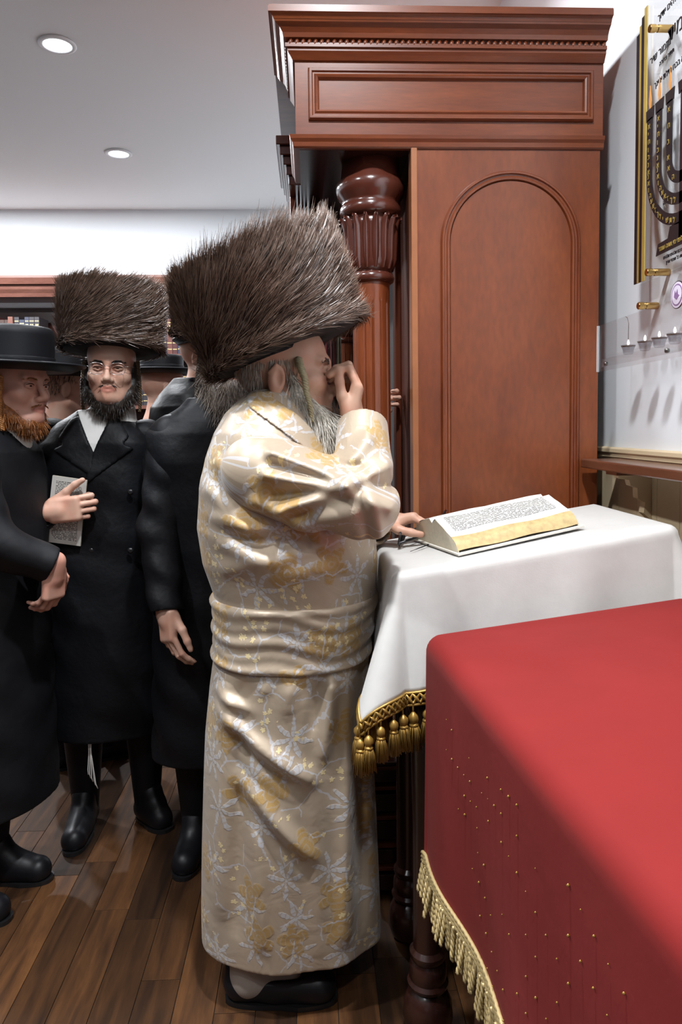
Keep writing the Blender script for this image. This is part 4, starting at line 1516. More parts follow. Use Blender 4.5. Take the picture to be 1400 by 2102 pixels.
hebrew('hebrew_line', 'וייראו אתו כל אפסי ארץ', M_BLACKP, sign, 1.785, 1.798, 0.012, SW_ + 0.001)
hebrew('hebrew_line', 'סלה', M_BLACKP, sign, 1.805, 1.945, 0.016, SW_ + 0.001)


def standoff(y, z, w, parent):
    R = np.array([[0, 0, -1.0], [0, 1, 0], [1, 0, 0]])
    MB().lathe([(0.0085, 0.0005), (0.0095, 0.003), (0.0095, w - 0.012), (0.0080, w - 0.010), (0.0080, w - 0.006), (0.0100, w - 0.005), (0.0100, w + 0.008), (0.0085, w + 0.010)], (WALLX, y, z), 16, R=R).build('brass_standoff', M_BRASS, parent, smooth='auto')


so = W(1360, 69, 1.86)
standoff(SY1 - 0.085, so[2] + 0.02, SW_, sign)
so = W(1355, 558, 1.87)
standoff(SY1 - 0.085, so[2], SW_, sign)
standoff(SY0 + 0.05, so[2], SW_, sign)

# a smaller acrylic plaque with a round emblem
epl = thing('emblem_plaque', 'small clear acrylic plaque with a round purple and white emblem below the lampstand plaque', 'plaque', (WALLX, 1.75, 1.65))
box('acrylic_board', (WALLX - 0.045, 1.42, 1.61), (WALLX - 0.041, 1.96, 1.78), M_ACRYL, epl)
ez = W(1397, 607, 1.755)
M_PURP = mat('purple_print', (0.24, 0.14, 0.30), 0.4)
M_LILAC = mat('lilac_print', (0.72, 0.66, 0.78), 0.4)
for r_, m_, w_, nm in ((0.033, M_BLACKP, 0.046, 'emblem_rim'), (0.031, M_LILAC, 0.0465, 'emblem_disc'), (0.026, M_PURP, 0.047, 'emblem_ring'), (0.0225, M_LILAC, 0.0475, 'emblem_centre')):
    MB().prism([(ez[1] - 0.012 + r_ * math.cos(t), ez[2] + r_ * math.sin(t)) for t in np.linspace(0, 2 * PI, 32, endpoint=False)], lambda a, b, w: wl(a, b, w), w_ - 0.002, w_).build(nm, m_, epl)
MB().prism([(ez[1] - 0.012 + a * 0.013, ez[2] + b * 0.013) for a, b in ((0.9, -0.3), (0.6, 0.9), (0.2, 0.3), (-0.3, 1.0), (-0.5, 0.1), (-1, -0.2), (0, -0.9))], lambda a, b, w: wl(a, b, w), 0.0475, 0.0482).build('emblem_figure', M_PURP, epl)
so = W(1336, 627, 1.93)
standoff(1.935, so[2], 0.045, epl)

# acrylic ledge with oil cups
led = thing('acrylic_ledge', 'long clear acrylic ledge with raised front on the right wall, holding oil cups', 'ledge', (WALLX, 1.6, 1.55))
LX_ = WALLX - 0.80                                  # front plate stands this far out
LY1 = W(1238, 715, 2.02)[1]
fz1_, fz0_ = W(1236, 668, 2.01)[2], W(1239, 763, 2.01)[2]
FW = 0.130
box('front_plate', (WALLX - FW, 1.1, fz0_), (WALLX - FW + 0.005, LY1, fz1_), M_ACRYL, led)
box('plate_end', (WALLX - FW - 0.0005, LY1, fz0_), (WALLX - FW + 0.0055, LY1 + 0.0025, fz1_), M_ACEDGE, led)
box('ledge_floor', (WALLX - FW + 0.006, 1.1, fz0_ + 0.035), (WALLX - 0.002, LY1 - 0.05, fz0_ + 0.041), M_ACRYL, led)
box('floor_lip', (WALLX - FW + 0.0055, 1.1, fz0_ + 0.012), (WALLX - FW + 0.010, LY1 - 0.01, fz0_ + 0.034), M_ACRYL, led)
R_ = np.array([[0, 0, -1.0], [0, 1, 0], [1, 0, 0]])
for by in (W(1256, 748, 1.96)[1] + 0.0, 1.62):
    MB().lathe([(0.005, FW - 0.004), (0.006, FW + 0.001), (0.005, FW + 0.004), (0.001, FW + 0.005)], (WALLX, by, fz0_ + 0.018), 12, R=R_).build('bolt', M_STEEL, led, smooth=True)
M_GLASSC = clear('cup_glass', (0.86, 0.88, 0.90), 0.6)
for i, (px, py) in enumerate(((1293, 715), (1325, 708), (1357, 700), (1390, 693))):
    Yc = 1.97 - 0.0
    # on the ledge floor, halfway out from the wall
    xw = WALLX - 0.068
    Yc = 0
    for it in range(60):
        y_try = 1.4 + it * 0.011
        if W(px, py, y_try)[0] >= xw:
            Yc = y_try
            break
    z0_ = fz0_ + 0.042
    lab = ['glass oil cup with bent wire on the acrylic ledge, nearest the ark', 'second glass oil cup from the ark on the acrylic ledge', 'third glass oil cup from the ark on the acrylic ledge', 'glass oil cup on the acrylic ledge at the right edge of the photo'][i]
    t = thing('oil_cup', lab, 'oil cup', (xw, Yc, z0_), 'oil cups on the acrylic ledge')
    MB().lathe([(0.010, 0), (0.013, 0.003), (0.015, 0.014), (0.019, 0.024), (0.019, 0.0255), (0.014, 0.016), (0.012, 0.006)], (xw, Yc, z0_), 18).build('glass_cup', M_GLASSC, t, smooth=True)
    MB().lathe([(0.006, 0.021), (0.0185, 0.022), (0.0185, 0.0235), (0.006, 0.0245)], (xw, Yc, z0_), 18).build('float_disc', M_STEEL, t, smooth=True)
    MB().lathe([(0.002, 0.025), (0.0034, 0.029), (0.0032, 0.033), (0.001, 0.040)], (xw, Yc, z0_), 10).build('flame', M_FLAME, t, smooth=True)
    if i == 0:
        MB().tube([(xw, Yc, z0_ + 0.02), (xw, Yc, z0_ + 0.085), (xw, Yc + 0.008, z0_ + 0.10), (xw, Yc + 0.02, z0_ + 0.105)], 0.0008, 5).build('wire', M_STEEL, t, smooth=True)

# brown wooden wall shelf on scrolled brackets
shx = WALLX - 0.135
shz = 1.306
shf = thing('wall_shelf', 'narrow dark brown wooden shelf fixed to the right wall below the rail', 'shelf', (WALLX, 1.5, shz))
box('board', (shx, 0.9, shz - 0.026), (WALLX - 0.013, 2.125, shz), M_SHELFW, shf, bevel=0.004)
for by in (1.93, 1.35):
    sc_p = [(0.013, shz - 0.027), (0.105, shz - 0.027), (0.105, shz - 0.045), (0.075, shz - 0.050), (0.070, shz - 0.065), (0.052, shz - 0.072), (0.050, shz - 0.10), (0.030, shz - 0.112), (0.034, shz - 0.14), (0.013, shz - 0.16)]
    MB().prism(sc_p, lambda a, b, w: (WALLX - a, w, b), by, by + 0.03).build('bracket', M_BEIGE, shf)
    box('bracket_cap', (WALLX - 0.118, by - 0.02, shz - 0.036), (WALLX - 0.013, by + 0.05, shz - 0.0265), M_SHELFW, shf)

# ------------------------------------------------------------------ people: helpers
def unit(v):
    v = np.asarray(v, float)
    return v / np.linalg.norm(v)


def frame(fwd, up=(0, 0, 1)):
    """3x3 with columns forward, left, up"""
    f = unit(fwd)
    l = unit(np.cross(up, f))
    return np.column_stack([f, l, np.cross(f, l)])


def hat_frame(fwd, up):
    z = unit(up)
    l = unit(np.cross(z, fwd))
    return np.column_stack([np.cross(l, z), l, z])


def normals(V, F):
    n = np.cross(V[F[:, 2]] - V[F[:, 0]], V[F[:, 3]] - V[F[:, 1]])
    N = np.stack([np.bincount(F.ravel(), np.repeat(n[:, a], 4), len(V)) for a in range(3)], 1)
    return N / (np.linalg.norm(N, axis=1, keepdims=True) + 1e-12)


class Head:
    """places head features: local axes forward, left, up; origin between the ears at eye height less a little"""

    def __init__(s, pos, fwd, up=(0, 0, 1), scale=1.0):
        s.p, s.R, s.s = np.array(pos, float), frame(fwd, up), scale

    def __call__(s, x, y, z):
        return s.p + s.R @ (np.array([x, y, z]) * s.s)

    def local(s, V):
        return ((V - s.p) @ s.R) / s.s

    def build(s, v, brow=1.0, nose=1.0, chin=1.0):
        S = s.s

        def E(c, r, k=0.02, op='add', R=None):
            v.ell(s(*c), np.array(r) * S, s.R if R is None else s.R @ R, k * S, op)

        def C(a, b, ra, rb=None, k=0.01, op='add'):
            v.cap(s(*a), s(*b), ra * S, (ra if rb is None else rb) * S, k * S, op)
        E((-0.015, 0, 0.042), (0.097, 0.077, 0.090), 0.01)
        E((0.040, 0, 0.048), (0.052, 0.062, 0.058), 0.03)
        E((0.030, 0, -0.035), (0.056, 0.061, 0.078), 0.03)
        for y in (-1, 1):
            E((0.060, y * 0.042, -0.022), (0.026, 0.025, 0.024), 0.025)
            C((0.0, y * 0.060, -0.050), (0.064, y * 0.024, -0.092), 0.021, 0.019, 0.03)
            C((0.081, y * 0.045, 0.026), (0.091, y * 0.008, 0.024), 0.009 * brow, 0.010 * brow, 0.016)
        E((0.073, 0, -0.093), (0.021 * chin, 0.027, 0.019), 0.022)
        C((0.088, 0, -0.052), (0.083, 0, -0.080), 0.019, 0.018, 0.02)
        for y in (-1, 1):
            E((0.100, y * 0.031, 0.007), (0.022, 0.020, 0.0135), 0.012, 'sub')
        C((0.090, 0, 0.016), (0.112 * nose, 0, -0.026), 0.0075, 0.0100, 0.010)
        E((0.114 * nose, 0, -0.031), (0.0115, 0.0115, 0.010), None, 0.006) if False else E((0.113 * nose, 0, -0.030), (0.0115, 0.0115, 0.0100), 0.007)
        for y in (-1, 1):
            E((0.102, y * 0.0125, -0.035), (0.0115, 0.0085, 0.0085), 0.006)
            E((0.079, y * 0.031, 0.0065), (0.0128, 0.0165, 0.0100), 0.004)
            # upper and lower eyelids
            C((0.086, y * 0.046, 0.0085), (0.0925, y * 0.031, 0.0112), 0.0026, 0.0032, 0.004)
            C((0.0925, y * 0.031, 0.0112), (0.088, y * 0.017, 0.0075), 0.0032, 0.0026, 0.004)
            C((0.086, y * 0.045, 0.001), (0.0890, y * 0.031, -0.0025), 0.0022, 0.0022, 0.005)
            C((0.0890, y * 0.031, -0.0025), (0.087, y * 0.018, 0.002), 0.0022, 0.0022, 0.005)
        C((0.093, -0.021, -0.0605), (0.1015, 0, -0.0565), 0.0030, 0.0048, 0.006)
        C((0.093, 0.021, -0.0605), (0.1015, 0, -0.0565), 0.0030, 0.0048, 0.006)
        C((0.092, -0.018, -0.0665), (0.0995, 0, -0.0685), 0.0035, 0.0055, 0.006)
        C((0.092, 0.018, -0.0665), (0.0995, 0, -0.0685), 0.0035, 0.0055, 0.006)
        C((0.102, -0.019, -0.0632), (0.108, 0, -0.0628), 0.0016, 0.0020, 0.003, 'sub')
        C((0.102, 0.019, -0.0632), (0.108, 0, -0.0628), 0.0016, 0.0020, 0.003, 'sub')
        for y in (-1, 1):
            t = np.array(Matrix.Rotation(0.22, 3, 'Y'))
            E((-0.016, y * 0.081, -0.004), (0.019, 0.009, 0.033), 0.006, 'add', t)
            E((-0.009, y * 0.0915, -0.001), (0.0115, 0.0085, 0.021), 0.004, 'sub', t)
            C((-0.030, y * 0.083, 0.012), (-0.012, y * 0.086, 0.027), 0.0035, 0.0035, 0.004)
        C((-0.02, 0, -0.07), (-0.045, 0, -0.20), 0.058, 0.062, 0.03)

    def lip(s, V):
        q = s.local(V)
        m = (q[:, 0] > 0.086) & (q[:, 2] < -0.050) & (q[:, 2] > -0.076)
        e = (np.abs(q[:, 1]) / 0.025) ** 2 + ((q[:, 2] + 0.0628) / 0.0115) ** 2
        return np.where(m, np.clip((1.15 - e) / 0.3, 0, 1), 0).astype(np.float32)

    def eyes(s, parent, iris=None, look=(1, 0, 0)):
        lk = unit(look)
        for y in (-1, 1):
            c = s(0.0800, y * 0.0305, 0.0060)
            r = 0.0124 * s.s
            R = s.R @ frame(lk)
            # ball with its axis along the gaze: white, then iris cap
            Rz = np.column_stack([R[:, 1], R[:, 2], R[:, 0]])
            pr = [(r * math.sin(a) + 1e-5, -r * math.cos(a)) for a in np.linspace(0, PI, 15)]
            e = MB().lathe(pr, c, 20, R=Rz).build('eye', M_EYEW, parent, smooth=True)
            pi_ = [(r * 1.015 * math.sin(a) + 1e-5, r * 1.015 * math.cos(a)) for a in np.linspace(0.72, 0.0, 5)]
            MB().lathe(pi_, c, 20, R=Rz).build('iris', iris or M_IRISD, e, smooth=True)
            MB().tube([s(0.0885, y * 0.0465, 0.0065), s(0.0930, y * 0.040, 0.0090), s(0.0955, y * 0.031, 0.0098), s(0.0935, y * 0.022, 0.0085), s(0.0905, y * 0.0165, 0.0055)], [0.0008, 0.0013, 0.0015, 0.0013, 0.0008], 6).build('eyelashes', M_IRISD, parent, smooth=True)

    def brows(s, parent, m, n=110, seed=3, thick=0.004):
        r = np.random.default_rng(seed)
        root, dv = [], []
        for y in (-1, 1):
            t = r.uniform(0, 1, n)
            px = np.interp(t, [0, 0.4, 1], [0.0995, 0.0975, 0.085])
            py = y * (0.012 + 0.038 * t)
            pz = np.interp(t, [0, 0.6, 1], [0.0225, 0.0258, 0.0210]) + r.uniform(-1, 1, n) * thick * (1 - 0.5 * t)
            for i in range(n):
                root.append(s(px[i] + 0.0005, py[i], pz[i]))
                dv.append(s.R @ np.array([-0.25, y * 1.0, 0.25 + r.normal() * 0.2]))
        root, dv = np.array(root), np.array(dv)
        strands('eyebrows', root, dv, r.uniform(0.007, 0.012, len(root)) * s.s, dv * 0 - np.array([0, 0, 0.2]), 0.0012, m, parent, 2, seed)


def hand(v, wrist, d, n, s, curls, thumb, sc_=1.0, k=0.006, splay=0.06):
    """wrist; finger direction d, palm faces n, thumb side s; curls: per finger three bends in degrees; thumb: three directions in (d, n, s)"""
    d, n, s = unit(d), unit(n), unit(s)
    R = np.column_stack([d, s, n])
    wrist = np.asarray(wrist, float)
    v.rbox(wrist + (d * 0.050) * sc_, np.array([0.050, 0.040, 0.0145]) * sc_, R, 0.013 * sc_, 0.012)
    v.cap(wrist - d * 0.02 * sc_, wrist + d * 0.03 * sc_, 0.027 * sc_, 0.024 * sc_, 0.02)
    v.ell(wrist + (d * 0.035 + s * 0.026 + n * 0.010) * sc_, np.array([0.034, 0.018, 0.016]) * sc_, R, 0.012)
    lens = ((0.044, 0.027, 0.021), (0.048, 0.030, 0.022), (0.045, 0.028, 0.021), (0.035, 0.021, 0.019))
    rad = (0.0094, 0.0094, 0.0088, 0.0078)
    for i in range(4):
        off = (0.0305, 0.0103, -0.0103, -0.0295)[i]
        p = wrist + (d * (0.090, 0.096, 0.092, 0.082)[i] + s * off) * sc_
        a = 0.0
        sp = (1.0, 0.3, -0.4, -1.2)[i] * splay
        r0 = rad[i] * sc_
        for j in range(3):
            a += math.radians(curls[i][j])
            q = p + unit(d * math.cos(a) + n * math.sin(a) + s * sp) * lens[i][j] * sc_
            r1 = r0 * (0.93 if j < 2 else 0.86)
            v.cap(p, q, r0, r1, 0.0035)
            if j < 2:
                v.ell(q, [r1 * 1.07] * 3, None, 0.002)
            p, r0 = q, r1
    p = wrist + (d * 0.024 + s * 0.030 + n * 0.006) * sc_
    rr = (0.0155, 0.0120, 0.0105, 0.0085)
    for j, (t, L) in enumerate(zip(thumb, (0.044, 0.034, 0.027))):
        q = p + (R @ unit((t[0], t[2], t[1]))) * L * sc_
        v.cap(p, q, rr[j] * sc_, rr[j + 1] * sc_, 0.006)
        p = q


RELAX = ((18, 22, 14), (22, 26, 16), (26, 28, 18), (30, 30, 20))
GRIP = ((62, 72, 40), (66, 74, 42), (70, 76, 42), (74, 78, 44))
THUMB = ((0.75, 0.25, 0.65), (0.9, 0.3, 0.2), (0.95, 0.3, 0.0))


def curl(name, pts, r, coil, turns, m, parent, n=90, taper=0.6):
    """a side lock: strands wound about a hanging line"""
    P = np.array(pts, float)
    seg = np.concatenate([[0], np.cumsum(np.linalg.norm(np.diff(P, axis=0), axis=1))])
    mb = MB()
    for s in range(3):
        q, rs = [], []
        for i in range(n + 1):
            t = i / n
            c = np.array([np.interp(t * seg[-1], seg, P[:, a]) for a in range(3)])
            ph = t * turns * 2 * PI + s * 2 * PI / 3
            w = coil * (1 - (1 - taper) * t)
            q.append(c + np.array([w * math.cos(ph), w * math.sin(ph), 0]))
            rs.append(r * (1 - (1 - taper) * t))
        mb.tube(q, rs, 6)
    return mb.build(name, m, parent, smooth=True, recalc=False)


def beard(parent, m, core, n, length, flow, width=0.0016, seed=5, spread=0.45, name='beard', keep=None):
    """core: list of (a, b, ra, rb) capsules in the room; strands grow from its surface"""
    allp = np.array([p for c in core for p in c[:2]])
    big = max(max(c[2], c[3]) for c in core) + 0.02
    v = Vol(allp.min(0) - big, allp.max(0) + big, 0.004)
    for a, b, ra, rb in core:
        v.cap(a, b, ra, rb, 0.02)
    V, F = v.mesh(1)
    N = normals(V, F)
    r = np.random.default_rng(seed)
    o = obj(name, V, F, m, parent, True, {'tt': r.uniform(0, 0.6, len(V)), 'rn': r.uniform(0, 1, len(V))})
    idx = r.integers(0, len(V), n)
    if keep is not None:
        idx = idx[keep(V[idx])]
    n = len(idx)
    dv = N[idx] * spread + np.asarray(flow)[None] + r.normal(size=(n, 3)) * 0.18
    ln = length * r.uniform(0.5, 1.25, n)
    strands(name + '_hair', V[idx] - N[idx] * 0.002, dv, ln, np.tile(np.array([[0, 0, -0.45]]), (n, 1)) + r.normal(size=(n, 3)) * 0.15, width, m, o, 4, seed, 'stuff')
    return o


def fur_hat(parent, pos, up, fwd, r=0.19, h=0.17, n=24000, seed=11, sweep=1.0, ln=0.058):
    """wide round hat of long fur on a velvet crown"""
    R = hat_frame(fwd, up)
    Z = R[:, 2]
    pos = np.asarray(pos, float)
    prof = [(r * 0.60, 0.012), (r * 0.90, -0.004), (r * 0.965, 0.01), (r * 1.0, h * 0.35), (r * 1.03, h * 0.7), (r * 1.02, h * 0.95), (r * 0.95, h), (r * 0.7, h * 0.96), (r * 0.55, h * 1.04), (r * 0.3, h * 1.16), (0.002, h * 1.2)]
    hat = MB().lathe(prof, pos, 48, R=R).build('fur_hat', M_FURB, parent, smooth=True)
    MB().lathe([(0.0905, -0.008), (0.093, -0.010), (r * 0.905, -0.009), (r * 0.91, -0.004), (0.0905, 0.006)], pos, 48, R=R).build('velvet_brim_lining', M_VELV, hat, smooth=True)
    g = np.random.default_rng(seed)
    th, vv = g.uniform(0, 2 * PI, n), g.uniform(0, 1, n) ** 0.85
    cl = np.sin(th * 9 + 3 * vv + seed) * 0.5 + np.sin(th * 23 - 7 * vv + seed * 2) * 0.35 + np.sin(th * 5 + 11 * vv) * 0.4
    out = np.column_stack([np.cos(th), np.sin(th), 0 * th])
    tan = np.column_stack([-np.sin(th), np.cos(th), 0 * th]) * sweep
    zz_ = np.column_stack([0 * th, 0 * th, 1 + 0 * th])
    rr = np.interp(vv, [0, 0.35, 0.7, 1], [r * 0.955, r * 1.0, r * 1.03, r * 0.985])
    root = out * rr[:, None] * 0.99 + zz_ * (vv * h * 0.99)[:, None]
    dv = tan * (1.0 + 0.16 * cl)[:, None] + zz_ * (0.22 + 0.50 * vv + 0.16 * np.sin(th * 6 + 4 * vv))[:, None] + out * (0.10 + 0.08 * vv + 0.05 * cl)[:, None]
    low = g.uniform(0, 1, n) < 0.16
    root[low, 2] = g.uniform(-0.004, 0.02, low.sum())
    dv[low, 2] = g.uniform(-0.42, 0.05, low.sum())
    dv += g.normal(size=(n, 3)) * 0.07
    L = ln * g.uniform(0.65, 1.2, n) * (1 + 0.15 * cl)
    bend = zz_ * (0.30 * vv)[:, None] - out * (0.10 + 0.0 * vv)[:, None] + g.normal(size=(n, 3)) * 0.08
    # tufts standing up along the top rim
    k = n // 4
    t2 = g.uniform(0, 2 * PI, k)
    c2 = np.sin(t2 * 17 + seed) * 0.5 + np.sin(t2 * 41) * 0.4
    o2 = np.column_stack([np.cos(t2), np.sin(t2), 0 * t2])
    tn2 = np.column_stack([-np.sin(t2), np.cos(t2), 0 * t2]) * sweep
    u2 = np.column_stack([0 * t2, 0 * t2, 1 + 0 * t2])
    root2 = o2 * (r * g.uniform(0.86, 1.0, k))[:, None] + u2 * (h * g.uniform(0.93, 0.99, k))[:, None]
    d2 = u2 * 1.0 + o2 * (0.22 + 0.12 * c2)[:, None] + tn2 * (0.45 + 0.35 * c2)[:, None] + g.normal(size=(k, 3)) * 0.10
    L2 = ln * g.uniform(0.40, 0.85, k) * (0.9 + 0.5 * c2)
    b2 = tn2 * 0.2 + g.normal(size=(k, 3)) * 0.12
    to = lambda a: a @ R.T
    strands('fur', np.concatenate([to(root), to(root2)]) + pos, np.concatenate([to(dv), to(d2)]), np.concatenate([L, L2]), np.concatenate([to(bend), to(b2)]), 0.0019, M_FUR, hat, 5, seed, 'stuff')
    return hat


def felt_hat(parent, pos, up=(0, 0, 1), fwd=(1, 0, 0), rc=0.115, rb=0.20, h=0.115, curlup=0.012):
    R = hat_frame(fwd, up)
    prof = [(rc * 0.80, 0.004), (rc * 1.0, -0.002), (rb * 0.80, -0.004), (rb * 0.985, curlup), (rb, curlup + 0.004), (rb * 0.985, curlup + 0.008), (rb * 0.8, 0.006), (rc * 1.06, 0.008), (rc * 1.04, 0.02), (rc * 1.05, h * 0.8), (rc * 1.03, h * 0.94), (rc * 0.95, h), (rc * 0.5, h * 1.02), (0.002, h * 1.02)]
    hat = MB().lathe(prof, pos, 56, R=R).build('felt_hat', M_FELT, parent, smooth=True)
    MB().lathe([(rc * 1.055, 0.009), (rc * 1.07, 0.011), (rc * 1.066, 0.036), (rc * 1.055, 0.038)], pos, 56, R=R).build('hat_band', M_SATIN, hat, smooth=True)
    return hat


def shoe(parent, heel, toe, w=0.042, slip=False, m=None):
    heel, toe = np.array(heel, float), np.array(toe, float)
    d = unit([toe[0] - heel[0], toe[1] - heel[1], 0])
    L = math.hypot(toe[0] - heel[0], toe[1] - heel[1])
    lo = np.minimum(heel, toe) - 0.08
    hi = np.maximum(heel, toe) + 0.08
    lo[2], hi[2] = -0.012, 0.17
    v = Vol(lo, hi, 0.004)
    z = lambda p, h: np.array([p[0], p[1], h])
    v.cap(z(heel + d * 0.035, 0.04), z(heel + d * L * 0.45, 0.040), 0.038, 0.040, 0.01)
    v.cap(z(heel + d * L * 0.45, 0.040), z(heel + d * (L - 0.045), 0.033), 0.042, w, 0.02)
    if not slip:
        v.cap(z(heel + d * 0.05, 0.06), z(heel + d * 0.07, 0.115), 0.040, 0.042, 0.03)
        v.cap(z(heel + d * 0.10, 0.075), z(heel + d * L * 0.6, 0.052), 0.036, 0.032, 0.03)
    else:
        v.cap(z(heel + d * 0.055, 0.085), z(heel + d * L * 0.62, 0.088), 0.036, 0.030, 0.012, 'sub')
        v.cap(z(heel + d * 0.012, 0.05), z(heel + d * 0.008, 0.085), 0.014, 0.010, 0.02)
    v.put(lambda X, Y, Z: Z - 0.012 + 0 * X + 0 * Y, lo, hi, 0.004, 'sub')
    V, F = v.mesh(1)
    o = obj('shoe', V, F, m or M_LEATH, parent, True)
    side = np.array([-d[1], d[0], 0])
    pl = []
    for t in np.linspace(0, 2 * PI, 28, endpoint=False):
        c, s = math.cos(t), math.sin(t)
        wd = (0.040 if c < 0 else w + 0.004)
        pl.append(heel[:2] + d[:2] * (L / 2 + (L / 2 + 0.003) * math.copysign(abs(c) ** 0.8, c)) + side[:2] * wd * math.copysign(abs(s) ** 0.75, s))
    MB().prism([(p[0], p[1]) for p in pl], lambda a, b, w_: (a, b, w_), 0.0008, 0.0125).build('sole', M_BLKPL, o)
    return o


def poly_sdf(A, B, P):
    """signed distance to a polygon, in a plane"""
    P = np.array(P, float)
    d = np.full(np.broadcast(A, B).shape, 1e9)
    s = np.ones(d.shape)
    n = len(P)
    for i in range(n):
        j = i - 1
        e = P[j] - P[i]
        wa, wb = A - P[i, 0], B - P[i, 1]
        t = np.clip((wa * e[0] + wb * e[1]) / (e @ e), 0, 1)
        d = np.minimum(d, (wa - e[0] * t) ** 2 + (wb - e[1] * t) ** 2)
        c1, c2, c3 = B >= P[i, 1], B < P[j, 1], e[0] * wb > e[1] * wa
        s = np.where((c1 & c2 & c3) | (~c1 & ~c2 & ~c3), -s, s)
    return s * np.sqrt(d)


def cutplane(v, c, d, lo, hi):
    """trim away what lies beyond c in direction d within a block"""
    d = unit(d)
    v.put(lambda X, Y, Z: -((X - c[0]) * d[0] + (Y - c[1]) * d[1] + (Z - c[2]) * d[2]), lo, hi, 0.002, 'sub')


def sleeve(parent, pts, rs, m, name='sleeve', h=0.0045, disp=None, hollow=0.010, smooth=1, attrs=None, k=0.03):
    """a sleeve along shoulder, elbow, cuff, open at the cuff"""
    P = [np.array(p, float) for p in pts]
    big = max(rs) + 0.04
    lo, hi = np.min(P, 0) - big, np.max(P, 0) + big
    v = Vol(lo, hi, h)
    for i in range(len(P) - 1):
        v.cap(P[i], P[i + 1], rs[i], rs[i + 1], k)
    if disp is not None:
        v.d -= disp(v.x[:, None, None], v.y[None, :, None], v.z[None, None, :]).astype(np.float32)
    d = unit(P[-1] - P[-2])
    e = P[-1]
    cutplane(v, e, d, e - rs[-1] * 1.8, e + rs[-1] * 1.8)
    v.cap(e - d * 0.05, e + d * 0.05, rs[-1] - hollow, rs[-1] - hollow * 0.7, 0.003, 'sub')
    V, F = v.mesh(smooth)
    return obj(name, V, F, m, parent, True, attrs(V) if attrs else None)


def wr(X, Y, Z, a=0.004, s=1.0, ph=0.0):
    """soft cloth ripples"""
    return a * (np.sin(X * 31 * s + Z * 17 * s + ph) * np.sin(Y * 27 * s - Z * 23 * s + ph) + 0.6 * np.sin(Z * 47 * s + X * 19 * s + 2 * ph + 2 * np.sin(Y * 15)))


def fig_rows(cx, cy, z0, zsh, wid, dep, lean=(0, 0)):
    """coat outline from hem z0 to the base of the neck, shoulders at zsh"""
    H = zsh
    return [(z0, cx, cy, wid * 0.98, dep * 1.05), (z0 + (H - z0) * 0.35, cx, cy, wid * 0.95, dep * 1.05), (H - 0.45, cx, cy, wid * 0.92, dep * 1.02), (H - 0.30, cx + lean[0] * 0.4, cy + lean[1] * 0.4, wid * 0.96, dep * 1.02), (H - 0.15, cx + lean[0] * 0.7, cy + lean[1] * 0.7, wid * 1.0, dep), (H - 0.06, cx + lean[0] * 0.9, cy + lean[1] * 0.9, wid * 0.95, dep * 0.90), (H - 0.015, cx + lean[0], cy + lean[1], wid * 0.74, dep * 0.74), (H + 0.025, cx + lean[0], cy + lean[1], wid * 0.46, dep * 0.62), (H + 0.05, cx + lean[0], cy + lean[1], wid * 0.33, dep * 0.52)]


def core_body(v, H, zsh, cx, cy, arms, legs):
    """neck, trunk, arms and legs as one slim body below the head"""
    nk = H(-0.04, 0, -0.17)
    v.cap(nk, (cx, cy, zsh - 0.05), 0.060, 0.085, 0.03)
    v.cap((cx, cy, zsh - 0.06), (cx, cy, zsh - 0.50), 0.100, 0.095, 0.03)
    for a in arms:
        P = [np.array(p, float) for p in a]
        v.cap((cx, cy, zsh - 0.07), P[0], 0.07, 0.045, 0.03)
        v.chain(P, [0.045, 0.036, 0.026], 0.015)
    for hip, knee, ank in legs:
        v.cap((cx, cy, zsh - 0.50), hip, 0.09, 0.075, 0.03)
        v.chain([hip, knee, ank], [0.070, 0.050, 0.036], 0.02)


def bounds(pts, pad):
    P = np.array([np.asarray(p, float) for p in pts])
    return P.min(0) - pad, P.max(0) + pad


